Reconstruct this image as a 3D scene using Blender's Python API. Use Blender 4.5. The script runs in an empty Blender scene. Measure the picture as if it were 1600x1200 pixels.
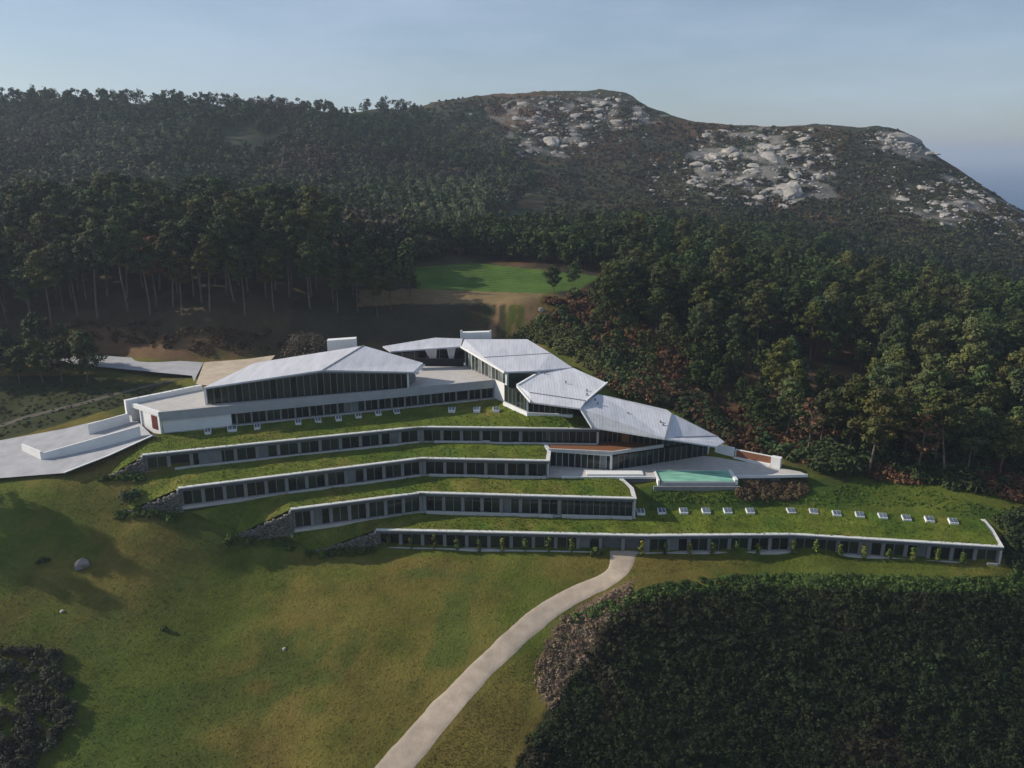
import bpy, math, random
import numpy as np
from mathutils import Vector, Matrix, noise as mnoise

random.seed(7)
rng = np.random.default_rng(7)
S = bpy.context.scene
C = S.collection

# ------------------------------------------------------------------ camera, sky, sun, exposure
CAM = np.array([0.0, 0.0, 68.4])
FPX = 1250.0                      # focal length in pixels of a 1600 px wide picture
PITCH = math.atan2(357.0, FPX)    # the sea horizon lies 357 px above the middle
SP, CP = math.sin(PITCH), math.cos(PITCH)
cam_d = bpy.data.cameras.new('camera')
cam = bpy.data.objects.new('camera', cam_d); C.objects.link(cam)
cam.location = CAM
cam.rotation_euler = (math.pi / 2 - PITCH, 0, 0)
cam_d.sensor_width = 36.0
cam_d.lens = 36.0 * FPX / 1600.0
cam_d.clip_start = 1.0
cam_d.clip_end = 60000.0
S.camera = cam

SUN_EL = math.radians(28.0)
SUN_AZ = math.atan2(-0.985, 0.17)          # from the left, a little behind the hotel
sun_dir = Vector((math.sin(SUN_AZ) * math.cos(SUN_EL), math.cos(SUN_AZ) * math.cos(SUN_EL), math.sin(SUN_EL)))
W = bpy.data.worlds.new('World'); S.world = W; W.use_nodes = True
wn, wl = W.node_tree.nodes, W.node_tree.links
wn.clear()
w_out = wn.new('ShaderNodeOutputWorld'); w_bg = wn.new('ShaderNodeBackground')
w_sky = wn.new('ShaderNodeTexSky'); w_sky.sky_type = 'NISHITA'; w_sky.sun_disc = False
w_sky.sun_elevation = SUN_EL; w_sky.sun_rotation = SUN_AZ
w_sky.altitude = 150; w_sky.air_density = 1.0; w_sky.dust_density = 0.9; w_sky.ozone_density = 3.0
w_bg.inputs['Strength'].default_value = 0.09
w_tc = wn.new('ShaderNodeTexCoord'); w_mp = wn.new('ShaderNodeMapping'); w_mp.inputs['Scale'].default_value = (1.2, 1.2, 5.0)
w_nz = wn.new('ShaderNodeTexNoise'); w_nz.inputs['Scale'].default_value = 1.7; w_nz.inputs['Detail'].default_value = 7; w_nz.inputs['Roughness'].default_value = .6
w_mr = wn.new('ShaderNodeMapRange'); w_mr.inputs[1].default_value = .45; w_mr.inputs[2].default_value = .8; w_mr.inputs[3].default_value = .25; w_mr.inputs[4].default_value = .7
w_mx = wn.new('ShaderNodeMix'); w_mx.data_type = 'RGBA'; w_mx.inputs['B'].default_value = (5.8, 6.9, 8.6, 1)      # thin bright cloud
wl.new(w_tc.outputs['Generated'], w_mp.inputs[0]); wl.new(w_mp.outputs[0], w_nz.inputs['Vector']); wl.new(w_nz.outputs[0], w_mr.inputs[0])
wl.new(w_mr.outputs[0], w_mx.inputs['Factor']); wl.new(w_sky.outputs[0], w_mx.inputs['A'])
wl.new(w_mx.outputs['Result'], w_bg.inputs[0]); wl.new(w_bg.outputs[0], w_out.inputs[0])

sun_d = bpy.data.lights.new('sun', 'SUN'); sun_d.energy = 5.0; sun_d.angle = math.radians(0.6)
sun_d.color = (1.0, 0.91, 0.78)
sun = bpy.data.objects.new('sun', sun_d); C.objects.link(sun)
sun.rotation_euler = sun_dir.to_track_quat('Z', 'Y').to_euler()
sun.location = (-200, 150, 250)

S.view_settings.view_transform = 'Standard'
S.view_settings.look = 'None'
S.view_settings.exposure = 0.08
S.view_settings.gamma = 1.0
S.view_settings.use_curve_mapping = False
S.cycles.use_denoising = True
S.cycles.max_bounces = 4
S.cycles.diffuse_bounces = 2
S.cycles.glossy_bounces = 3
S.cycles.transmission_bounces = 4
S.cycles.volume_bounces = 0
S.cycles.transparent_max_bounces = 6
S.cycles.caustics_reflective = False
S.cycles.caustics_refractive = False

# ------------------------------------------------------------------ pixel helpers (1600 x 1200 photograph)
def ray(px, py):
    dx = (px - 800.0) / FPX; dy = (py - 600.0) / FPX
    return np.array([dx, CP - dy * SP, -(SP + dy * CP)])
def P(px, py, z):
    d = ray(px, py); t = (z - CAM[2]) / d[2]
    return CAM + d * t
def PY(px, py, Y):
    d = ray(px, py); return CAM + d * (Y / d[1])

# ------------------------------------------------------------------ noise
def _hash(ix, iy, seed):
    h = (ix.astype(np.int64) * 374761393 + iy.astype(np.int64) * 668265263 + seed * 974634777) & 0x7fffffff
    h = ((h ^ (h >> 13)) * 1274126177) & 0x7fffffff
    h = h ^ (h >> 16)
    return (h & 0xffff) / 65535.0
def vnoise(x, y, seed=0):
    x = np.asarray(x, float); y = np.asarray(y, float)
    ix = np.floor(x); iy = np.floor(y); fx = x - ix; fy = y - iy
    fx = fx * fx * (3 - 2 * fx); fy = fy * fy * (3 - 2 * fy)
    a = _hash(ix, iy, seed); b = _hash(ix + 1, iy, seed); c = _hash(ix, iy + 1, seed); d = _hash(ix + 1, iy + 1, seed)
    return (a * (1 - fx) + b * fx) * (1 - fy) + (c * (1 - fx) + d * fx) * fy
def fbm(x, y, sc, seed=0, octs=4, gain=.5):
    x = np.asarray(x, float) / sc; y = np.asarray(y, float) / sc
    r = 0; a = 1; tot = 0
    for k in range(octs):
        r = r + a * (vnoise(x + 17.3 * k, y - 9.1 * k, seed + k) * 2 - 1); tot += a; a *= gain; x = x * 2.03; y = y * 2.03
    return r / tot
def sstep(a, b, x):
    t = np.clip((x - a) / (b - a), 0, 1); return t * t * (3 - 2 * t)

# ------------------------------------------------------------------ materials
MAT = {}
def new_mat(name):
    m = bpy.data.materials.new(name); m.use_nodes = True
    nt = m.node_tree; b = nt.nodes['Principled BSDF']
    MAT[name] = m
    return m, nt, b
def nd(nt, kind, **kw):
    n = nt.nodes.new(kind)
    for k, v in kw.items():
        if k in n.inputs: n.inputs[k].default_value = v
        else: setattr(n, k, v)
    return n
def simple(name, col, rough=.7, var=.12, scale=.6, bump=0.0, bscale=6.0, spec=.3, metal=0.0, stretch=None):
    """base colour varied by two octaves of object-space noise, plus a fine bump"""
    m, nt, b = new_mat(name); L = nt.links.new
    tc = nd(nt, 'ShaderNodeTexCoord'); mp = nd(nt, 'ShaderNodeMapping')
    if stretch: mp.inputs['Scale'].default_value = stretch
    geo = nd(nt, 'ShaderNodeNewGeometry')
    L(geo.outputs['Position'], mp.inputs[0])
    n1 = nd(nt, 'ShaderNodeTexNoise', Scale=scale, Detail=6.0, Roughness=.65); L(mp.outputs[0], n1.inputs[0])
    mr = nd(nt, 'ShaderNodeMapRange'); mr.inputs[1].default_value = .3; mr.inputs[2].default_value = .7
    mr.inputs[3].default_value = 1 - var; mr.inputs[4].default_value = 1 + var
    L(n1.outputs[0], mr.inputs[0])
    mx = nd(nt, 'ShaderNodeVectorMath', operation='SCALE'); mx.inputs[0].default_value = col[:3]
    L(mr.outputs[0], mx.inputs['Scale'])
    L(mx.outputs[0], b.inputs['Base Color'])
    b.inputs['Roughness'].default_value = rough
    b.inputs['Specular IOR Level'].default_value = spec
    b.inputs['Metallic'].default_value = metal
    if bump:
        n2 = nd(nt, 'ShaderNodeTexNoise', Scale=bscale, Detail=4.0); L(mp.outputs[0], n2.inputs[0])
        bp = nd(nt, 'ShaderNodeBump', Strength=bump, Distance=.3); L(n2.outputs[0], bp.inputs['Height']); L(bp.outputs[0], b.inputs['Normal'])
    return m
def attr_mat(name, var=.25, scale=1.2, scale2=.15, rough=.95, bump=.5, bscale=2.5, rnd=0.0, spec=.1, bdist=.4):
    """colour from the mesh's own colour attribute, varied by noise"""
    m, nt, b = new_mat(name); L = nt.links.new
    at = nd(nt, 'ShaderNodeAttribute', attribute_name='col')
    geo = nd(nt, 'ShaderNodeNewGeometry')
    n1 = nd(nt, 'ShaderNodeTexNoise', Scale=scale, Detail=7.0, Roughness=.7); L(geo.outputs['Position'], n1.inputs[0])
    n2 = nd(nt, 'ShaderNodeTexNoise', Scale=scale2, Detail=4.0); L(geo.outputs['Position'], n2.inputs[0])
    ad = nd(nt, 'ShaderNodeMath', operation='ADD'); L(n1.outputs[0], ad.inputs[0]); L(n2.outputs[0], ad.inputs[1])
    mr = nd(nt, 'ShaderNodeMapRange'); mr.inputs[1].default_value = .7; mr.inputs[2].default_value = 1.3
    mr.inputs[3].default_value = 1 - var; mr.inputs[4].default_value = 1 + var; L(ad.outputs[0], mr.inputs[0])
    last = mr.outputs[0]
    if rnd:
        oi = nd(nt, 'ShaderNodeObjectInfo'); m2 = nd(nt, 'ShaderNodeMapRange')
        m2.inputs[3].default_value = 1 - rnd; m2.inputs[4].default_value = 1 + rnd; L(oi.outputs['Random'], m2.inputs[0])
        mu = nd(nt, 'ShaderNodeMath', operation='MULTIPLY'); L(last, mu.inputs[0]); L(m2.outputs[0], mu.inputs[1]); last = mu.outputs[0]
    mx = nd(nt, 'ShaderNodeVectorMath', operation='SCALE'); L(at.outputs['Color'], mx.inputs[0]); L(last, mx.inputs['Scale'])
    if rnd:
        mm = nd(nt, 'ShaderNodeMath', operation='MULTIPLY'); mm.inputs[1].default_value = 7.31; L(oi.outputs['Random'], mm.inputs[0])
        fr = nd(nt, 'ShaderNodeMath', operation='FRACT'); L(mm.outputs[0], fr.inputs[0])
        rp = nd(nt, 'ShaderNodeValToRGB'); L(fr.outputs[0], rp.inputs[0]); e = rp.color_ramp.elements
        e[0].position = 0; e[0].color = (.86, 1.0, 1.1, 1); e[1].position = 1; e[1].color = (1.55, 1.18, .85, 1); e2 = e.new(.55); e2.color = (1.1, 1.05, .95, 1)
        mv = nd(nt, 'ShaderNodeVectorMath', operation='MULTIPLY'); L(mx.outputs[0], mv.inputs[0]); L(rp.outputs[0], mv.inputs[1]); mx = mv
    L(mx.outputs[0], b.inputs['Base Color'])
    b.inputs['Roughness'].default_value = rough; b.inputs['Specular IOR Level'].default_value = spec
    if bump:
        n3 = nd(nt, 'ShaderNodeTexNoise', Scale=bscale, Detail=6.0, Roughness=.7); L(geo.outputs['Position'], n3.inputs[0])
        bp = nd(nt, 'ShaderNodeBump', Strength=bump, Distance=bdist); L(n3.outputs[0], bp.inputs['Height']); L(bp.outputs[0], b.inputs['Normal'])
    return m

simple('white_render', (.70, .70, .69), .8, .07, .5, .05, 3)
simple('concrete', (.46, .46, .45), .85, .12, .9, .1, 4)
simple('cap_stone', (.56, .56, .54), .75, .16, 1.3, .1, 5)
simple('pillar_concrete', (.21, .21, .205), .85, .12, .9, .1, 4)
simple('band_grey', (.34, .345, .36), .7, .1, .5, .05, 4)
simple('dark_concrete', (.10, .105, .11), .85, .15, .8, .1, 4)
simple('paving', (.46, .435, .41), .85, .12, .7, .08, 5)
simple('drive_paving', (.36, .36, .375), .9, .16, .35, .15, 4)
simple('sand_road', (.46, .38, .29), .95, .2, .35, .3, 4)
simple('track_soil', (.085, .075, .058), .95, .25, .5, .3, 4)
simple('gravel', (.40, .325, .25), .95, .2, .45, .15, 4)
simple('timber', (.20, .085, .04), .7, .25, 1.0, .2, 4, stretch=(.4, 6, 6))
simple('red_door', (.11, .018, .015), .5, .1, 2)
simple('frame_metal', (.17, .175, .18), .45, .08, 1, spec=.5)
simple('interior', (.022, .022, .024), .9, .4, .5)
simple('curtain', (.16, .17, .165), .9, .2, .8)
simple('bark', (.13, .10, .08), .95, .3, 1.5, .5, 6, stretch=(1, 1, .25))
simple('granite', (.30, .275, .245), .95, .5, .13, 1.0, .7)
simple('field_stone', (.15, .14, .12), .95, .3, .8, .6, 3)
# standing-seam roof: pale grey metal sheet with faint streaks and seams
def roof_mat():
    m, nt, b = new_mat('roof_metal'); L = nt.links.new
    geo = nd(nt, 'ShaderNodeNewGeometry')
    wv = nd(nt, 'ShaderNodeTexWave', wave_type='BANDS', bands_direction='X'); wv.inputs['Scale'].default_value = .52; wv.inputs['Distortion'].default_value = 0
    L(geo.outputs['Position'], wv.inputs[0])
    pw = nd(nt, 'ShaderNodeMath', operation='POWER'); pw.inputs[1].default_value = 18; L(wv.outputs['Fac'], pw.inputs[0])
    mp = nd(nt, 'ShaderNodeMapping'); mp.inputs['Scale'].default_value = (1.4, .25, 1); L(geo.outputs['Position'], mp.inputs[0])
    n1 = nd(nt, 'ShaderNodeTexNoise', Scale=.5, Detail=7.0, Roughness=.7); L(mp.outputs[0], n1.inputs[0])
    mr = nd(nt, 'ShaderNodeMapRange'); mr.inputs[1].default_value = .3; mr.inputs[2].default_value = .7; mr.inputs[3].default_value = .78; mr.inputs[4].default_value = 1.08
    L(n1.outputs[0], mr.inputs[0])
    m1 = nd(nt, 'ShaderNodeMath', operation='MULTIPLY_ADD'); m1.inputs[1].default_value = -.045; L(pw.outputs[0], m1.inputs[0]); L(mr.outputs[0], m1.inputs[2])
    mx = nd(nt, 'ShaderNodeVectorMath', operation='SCALE'); mx.inputs[0].default_value = (.60, .605, .64); L(m1.outputs[0], mx.inputs['Scale'])
    L(mx.outputs[0], b.inputs['Base Color'])
    b.inputs['Roughness'].default_value = .55; b.inputs['Specular IOR Level'].default_value = .35
    bp = nd(nt, 'ShaderNodeBump', Strength=.4, Distance=.06); L(pw.outputs[0], bp.inputs['Height']); L(bp.outputs[0], b.inputs['Normal'])
roof_mat()
def glass_mat(name, col, rough):
    m, nt, b = new_mat(name)
    geo = nd(nt, 'ShaderNodeNewGeometry'); n1 = nd(nt, 'ShaderNodeTexNoise', Scale=.35, Detail=3.0); nt.links.new(geo.outputs['Position'], n1.inputs[0])
    mr = nd(nt, 'ShaderNodeMapRange'); mr.inputs[3].default_value = .3; mr.inputs[4].default_value = 1.7; nt.links.new(n1.outputs[0], mr.inputs[0])
    mx = nd(nt, 'ShaderNodeVectorMath', operation='SCALE'); mx.inputs[0].default_value = col; nt.links.new(mr.outputs[0], mx.inputs['Scale'])
    nt.links.new(mx.outputs[0], b.inputs['Base Color'])
    b.inputs['Roughness'].default_value = rough; b.inputs['IOR'].default_value = 1.45; b.inputs['Specular IOR Level'].default_value = .45
glass_mat('glass_dark', (.010, .013, .014), .06)
glass_mat('glass_green', (.024, .033, .025), .10)
glass_mat('glass_curtain', (.15, .17, .17), .15)
glass_mat('skylight_glass', (.10, .13, .16), .08)
# pool water
m, nt, b = new_mat('pool_water')
b.inputs['Base Color'].default_value = (.085, .36, .27, 1); b.inputs['Roughness'].default_value = .06; b.inputs['IOR'].default_value = 1.33
geo = nd(nt, 'ShaderNodeNewGeometry'); mp = nd(nt, 'ShaderNodeMapping'); mp.inputs['Scale'].default_value = (.35, 1.6, 1); nt.links.new(geo.outputs['Position'], mp.inputs[0])
n1 = nd(nt, 'ShaderNodeTexNoise', Scale=.7, Detail=4.0); nt.links.new(mp.outputs[0], n1.inputs[0])
cr = nd(nt, 'ShaderNodeValToRGB'); cr.color_ramp.elements[0].position = .35; cr.color_ramp.elements[0].color = (.15, .38, .29, 1); cr.color_ramp.elements[1].position = .7; cr.color_ramp.elements[1].color = (.32, .58, .46, 1)
nt.links.new(n1.outputs[0], cr.inputs[0]); nt.links.new(cr.outputs[0], b.inputs['Base Color'])
bp = nd(nt, 'ShaderNodeBump', Strength=.15, Distance=.05); nt.links.new(n1.outputs[0], bp.inputs['Height']); nt.links.new(bp.outputs[0], b.inputs['Normal'])
# sea
m, nt, b = new_mat('sea_water')
geo = nd(nt, 'ShaderNodeNewGeometry'); mp = nd(nt, 'ShaderNodeMapping'); mp.inputs['Scale'].default_value = (.35, 1, 1); nt.links.new(geo.outputs['Position'], mp.inputs[0])
n1 = nd(nt, 'ShaderNodeTexNoise', Scale=.012, Detail=9.0, Roughness=.7); nt.links.new(mp.outputs[0], n1.inputs[0])
cr = nd(nt, 'ShaderNodeValToRGB'); e = cr.color_ramp.elements
e[0].position = .35; e[0].color = (.025, .085, .18, 1); e[1].position = .62; e[1].color = (.045, .12, .22, 1)
x = cr.color_ramp.elements.new(.70); x.color = (.5, .53, .55, 1)
nt.links.new(n1.outputs[0], cr.inputs[0]); nt.links.new(cr.outputs[0], b.inputs['Base Color'])
b.inputs['Roughness'].default_value = .45; b.inputs['IOR'].default_value = 1.33
bp = nd(nt, 'ShaderNodeBump', Strength=.4, Distance=2.0); nt.links.new(n1.outputs[0], bp.inputs['Height']); nt.links.new(bp.outputs[0], b.inputs['Normal'])

attr_mat('ground', var=.30, scale=1.1, scale2=.12, bump=.8, bscale=2.2)
attr_mat('turf', var=.35, scale=1.6, scale2=.25, bump=.8, bscale=3.0)
attr_mat('grass_blades', var=.25, scale=.8, scale2=.15, bump=0)
attr_mat('foliage', var=.30, scale=.7, scale2=.2, bump=0, rnd=.28, rough=.8, spec=.2)
attr_mat('foliage_mass', var=.35, scale=.35, scale2=.05, bump=0, rough=.85, spec=.15)

# ------------------------------------------------------------------ mesh and object helpers
WL = {}      # world location of every linked object's origin
def tag(o, label=None, cat=None, group=None, kind=None):
    if label: o['label'] = label
    if cat: o['category'] = cat
    if group: o['group'] = group
    if kind: o['kind'] = kind
    return o
def mesh_np(name, V, F, col=None, mat=None, smooth=False):
    V = np.asarray(V, np.float32); me = bpy.data.meshes.new(name)
    F = np.asarray(F, np.int32); n, k = F.shape
    me.vertices.add(len(V)); me.vertices.foreach_set('co', V.ravel())
    me.loops.add(n * k); me.loops.foreach_set('vertex_index', F.ravel())
    me.polygons.add(n); me.polygons.foreach_set('loop_start', np.arange(0, n * k, k, dtype=np.int32))
    me.update(calc_edges=True)
    if smooth: me.polygons.foreach_set('use_smooth', np.ones(n, bool))
    if col is not None:
        a = me.color_attributes.new('col', 'FLOAT_COLOR', 'POINT')
        cc = np.ones((len(V), 4), np.float32); cc[:, :3] = col; a.data.foreach_set('color', cc.ravel())
    if mat: me.materials.append(MAT[mat])
    return me
def link(o, parent=None, world=(0, 0, 0)):
    C.objects.link(o); w = np.asarray(world, float)
    if parent is not None:
        o.parent = parent; o.location = w - WL[parent.name]
    else:
        o.location = w
    WL[o.name] = w
    return o
def thing(name, loc, label, cat, group=None):
    o = bpy.data.objects.new(name, None); o.empty_display_size = 1
    link(o, None, loc); tag(o, label, cat, group); return o
def obj(name, V, F, mat, parent=None, smooth=False, col=None):
    """V in world coordinates; the origin goes to the bottom middle of the piece"""
    V = [np.asarray(v, float) for v in V]; A = np.array(V)
    o0 = np.array([(A[:, 0].min() + A[:, 0].max()) / 2, (A[:, 1].min() + A[:, 1].max()) / 2, A[:, 2].min()])
    me = bpy.data.meshes.new(name); me.from_pydata([tuple(v - o0) for v in V], [], F); me.materials.append(MAT[mat])
    if smooth: me.polygons.foreach_set('use_smooth', np.ones(len(me.polygons), bool))
    if col is not None:
        a = me.color_attributes.new('col', 'FLOAT_COLOR', 'POINT'); cc = np.ones((len(V), 4), np.float32); cc[:, :3] = col; a.data.foreach_set('color', cc.ravel())
    me.update()
    return link(bpy.data.objects.new(name, me), parent, o0)
def npobj(name, V, F, mat, parent=None, smooth=False, col=None):
    V = np.asarray(V, float)
    o0 = np.array([(V[:, 0].min() + V[:, 0].max()) / 2, (V[:, 1].min() + V[:, 1].max()) / 2, V[:, 2].min()])
    return link(bpy.data.objects.new(name, mesh_np(name, V - o0, F, col, mat, smooth)), parent, o0)
BOXF = [(0, 3, 2, 1), (4, 5, 6, 7), (0, 1, 5, 4), (1, 2, 6, 5), (2, 3, 7, 6), (3, 0, 4, 7)]
def seg_frame(A, B):
    A = np.asarray(A, float)[:2]; B = np.asarray(B, float)[:2]; L = np.linalg.norm(B - A); u = (B - A) / L
    return A, u, np.array([u[1], -u[0]]), L       # outward normal to the right of A->B (towards the camera for left to right)
def seg_box(name, A, B, s0, s1, d0, d1, z0, z1, mat, parent=None, zt=None, zb=None):
    """box between distances s0..s1 along A->B and depths d0..d1 along the outward normal; zt = (left, right) tops"""
    A, u, n, L = seg_frame(A, B)
    a, b = zt if zt else (z1, z1); c, d = zb if zb else (z0, z0)
    q = lambda s, dd, z: (*(A + u * s + n * dd), z)
    V = [q(s0, d1, c), q(s1, d1, d), q(s1, d0, d), q(s0, d0, c), q(s0, d1, a), q(s1, d1, b), q(s1, d0, b), q(s0, d0, a)]
    return obj(name, V, BOXF, mat, parent)
def offset_poly(pts, d):
    pts = [np.asarray(p, float)[:2] for p in pts]; out = []
    for i, p in enumerate(pts):
        ns = []
        if i > 0: ns.append(seg_frame(pts[i - 1], p)[2])
        if i < len(pts) - 1: ns.append(seg_frame(p, pts[i + 1])[2])
        if len(ns) == 1: out.append(p + ns[0] * d)
        else:
            m = ns[0] + ns[1]; m /= np.linalg.norm(m); out.append(p + m * d / max(.35, m @ ns[0]))
    return out
def ribbon(name, pts, d0, d1, z0, z1, mat, parent=None):
    """mitred strip along a plan polyline; z0, z1 numbers or lists"""
    n = len(pts); a = offset_poly(pts, d0); b = offset_poly(pts, d1)
    z0 = z0 if isinstance(z0, (list, tuple)) else [z0] * n; z1 = z1 if isinstance(z1, (list, tuple)) else [z1] * n
    V = []; F = []
    for i in range(n):
        V += [(*b[i], z0[i]), (*a[i], z0[i]), (*a[i], z1[i]), (*b[i], z1[i])]
    for i in range(n - 1):
        o, p = i * 4, i * 4 + 4
        for k in range(4):
            F.append((o + k, o + (k + 1) % 4, p + (k + 1) % 4, p + k))
    F += [(0, 3, 2, 1), (n * 4 - 4, n * 4 - 3, n * 4 - 2, n * 4 - 1)]
    return obj(name, V, F, mat, parent)
def plate(name, top, t, mat, parent=None):
    n = len(top); V = [np.asarray(p, float) for p in top]; V = V + [p - np.array([0, 0, t]) for p in V]
    F = [tuple(range(n)), tuple(range(2 * n - 1, n - 1, -1))] + [(i, i + n, (i + 1) % n + n, (i + 1) % n) for i in range(n)]
    # keep the top facing up
    a = V[0]; nn = sum((np.cross(V[i] - a, V[i + 1] - a) for i in range(1, n - 1)), np.zeros(3))
    if nn[2] < 0: F = [tuple(reversed(f)) for f in F]
    return obj(name, V, F, mat, parent)
def poly_at(pts, x):
    pts = sorted([tuple(p[:2]) for p in pts]); xs = [p[0] for p in pts]; ys = [p[1] for p in pts]
    x = float(x)
    if x <= xs[0]: k = 0
    elif x >= xs[-1]: k = len(xs) - 2
    else: k = max(i for i in range(len(xs) - 1) if xs[i] <= x)
    return ys[k] + (ys[k + 1] - ys[k]) * (x - xs[k]) / (xs[k + 1] - xs[k])

# ------------------------------------------------------------------ terrain
ctrl = []
def cp(px, py, z): ctrl.append(P(px, py, z))
def cw(x, y, z): ctrl.append(np.array([x, y, z], float))
def cy(px, py, Y): ctrl.append(PY(px, py, Y))
for q in [(587, 858), (800, 861), (1010, 864), (1238, 862), (1400, 873), (1569, 883)]: cp(*q, -.15)
for q in [(454, 823), (560, 814), (658, 805), (850, 806), (994, 808)]: cp(*q, 3.5)
for q in [(279, 795), (470, 770), (658, 748), (860, 750)]: cp(*q, 7.8)
for q in [(222, 745), (440, 720), (655, 697), (800, 699), (938, 700)]: cp(*q, 11.8)
for q in [(249, 674), (400, 657), (500, 647), (640, 636), (760, 628)]: cp(*q, 15.5)
for q in [(620, 866), (700, 867), (800, 868), (900, 869), (960, 870), (1050, 870), (1100, 869), (1170, 868), (1238, 868), (1320, 873), (1400, 879), (1480, 885), (1560, 890)]: cp(*q, -.35)
for q in [(640, 860), (720, 860), (1060, 863), (1120, 862), (1180, 862), (1320, 868), (1480, 878)]: cp(*q, -.25)
cp(168, 745, 12.2); cp(195, 800, 8.1); cp(368, 836, 3.9); cp(490, 862, .2)
cp(150, 722, 13.5); cp(172, 752, 11.8); cp(330, 806, 6.6); cp(430, 838, 2.9); cp(240, 785, 9.0)
cp(0, 800, 9.5); cp(0, 880, 4.8); cp(0, 950, 1.2); cp(0, 1040, -3); cp(0, 1200, -9)
cp(130, 885, 3.0); cp(200, 850, 5.0); cp(300, 870, 2.2); cp(400, 950, -3.6); cp(400, 880, -.2); cp(250, 1040, -5)
cp(500, 900, -1.6); cp(600, 1040, -6.2); cp(800, 940, -3.0); cp(800, 1040, -6.5); cp(800, 1200, -11); cp(400, 1200, -10.5)
cp(1000, 900, -1.4); cp(1000, 960, -4.2); cp(1000, 1040, -8.5); cp(1300, 900, -1.2); cp(1300, 960, -5); cp(1300, 1040, -10.0); cp(1550, 905, -1.5)
cp(1590, 960, -5.5); cp(1590, 1040, -10.5); cp(1200, 1200, -16); cp(1590, 1200, -18)
for w in [(-40, 165, 15.8), (-60, 160, 16), (-10, 175, 16), (0, 165, 15.2), (8, 160, 14.6), (5, 175, 17.5), (18, 155, 9.5), (25, 154, 8.0), (40, 153, 7.9),
          (30, 148, 7.6), (10, 147, 7.9), (15, 148.5, 7.8), (18, 150, 7.8), (13, 152, 8.0), (20, 145, 7.7), (15, 145, 7.9), (24, 147, 7.6), (50, 147.5, 7.7), (28, 141, 7.2), (35, 141, 7.4), (42, 141, 7.2), (35, 143, 7.2), (57, 143.2, 6.2), (61, 148, 8.4), (52, 144, 6.6),
          (25, 137.6, 4.0), (52.6, 138, 4.1), (86, 133, 4.1), (40, 132.5, 2.2), (70, 131, 1.6), (28, 134, 2.6), (55, 133, 2.2), (28, 137, 3.6), (35, 137, 3.6), (42, 137, 3.6), (49, 137, 3.6), (35, 138.8, 4.6), (60, 136.5, 3.4), (75, 134.5, 3.2), (70, 145, 6.3), (95, 140, 5.6), (90, 127, .6), (97, 128, 1.2),
          (60, 152, 9.4), (46, 158, 11), (36, 163, 13.6), (26, 168, 16.5), (60, 163, 11.5), (45, 175, 15.6), (40, 190, 20), (20, 180, 20),
          (100, 160, 8.5), (100, 190, 12.5), (140, 180, 9), (80, 210, 17.5), (80, 240, 21), (40, 240, 27.5), (40, 215, 25), (100, 265, 21.5), (150, 260, 15.5), (120, 300, 21),
          (60, 300, 29.5), (190, 300, 10), (200, 220, 4), (140, 140, 1), (230, 280, 2), (90, 330, 24), (150, 340, 16), (240, 360, 0),
          (-30, 184, 19.4), (0, 192, 20.8), (-8, 186, 19.4), (14, 195, 22.5), (1.7, 205.5, 23.0), (1.7, 211, 29.2), (12, 207, 25), (12, 214, 29.0), (-14, 207, 24), (-14, 213, 28),
          (0, 228, 30.2), (20, 238, 31.2), (-20, 240, 31.5), (0, 247, 32.2), (25, 255, 32.8), (-15, 266, 34), (10, 268, 34), (35, 266, 33), (5, 290, 35), (40, 300, 33), (-20, 300, 37),
          (-79, 199, 29.0), (-110, 203, 29.8), (-55, 202, 28), (-40, 207, 27.8), (-150, 200, 28), (-79, 192, 24.2), (-110, 195, 25), (-50, 195, 23.6), (-30, 196, 22.6), (-150, 190, 23),
          (-90, 240, 37.5), (-130, 240, 38.5), (-50, 245, 36), (-160, 260, 40), (-90, 280, 43), (-40, 285, 40), (-170, 300, 46), (-200, 200, 27), (-200, 150, 15), (-220, 260, 38),
          (-120, 166, 18.2), (-97, 166, 17.2), (-80, 163, 17), (-72, 168, 18.6), (-140, 150, 14), (-110, 150, 14.2), (-80, 156, 15.6),
          (-120, 125, 9), (-130, 100, 3), (-150, 60, -6), (-200, 100, 0), (0, 60, -17), (0, 0, -27), (150, 60, -26), (150, 100, -18), (220, 150, -14), (250, 60, -40), (-200, 0, -25), (250, -50, -50), (-250, -50, -35)]:
    cw(*w)
# drive, forecourt
for q in [(-60, 755, 12.0), (-60, 690, 13.0), (0, 746, 12.5), (0, 690, 13.8), (100, 738, 13.1), (100, 672, 15.0), (170, 710, 14.5), (150, 660, 15.9), (236, 682, 16.4),
          (20, 545, 21.5), (180, 557, 20.8), (315, 566, 20.5), (385, 561, 20.7), (20, 562, 21.2), (165, 574, 20.7), (300, 587, 20.5), (330, 598, 20.4), (450, 552, 21)]: cp(*q)
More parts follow.
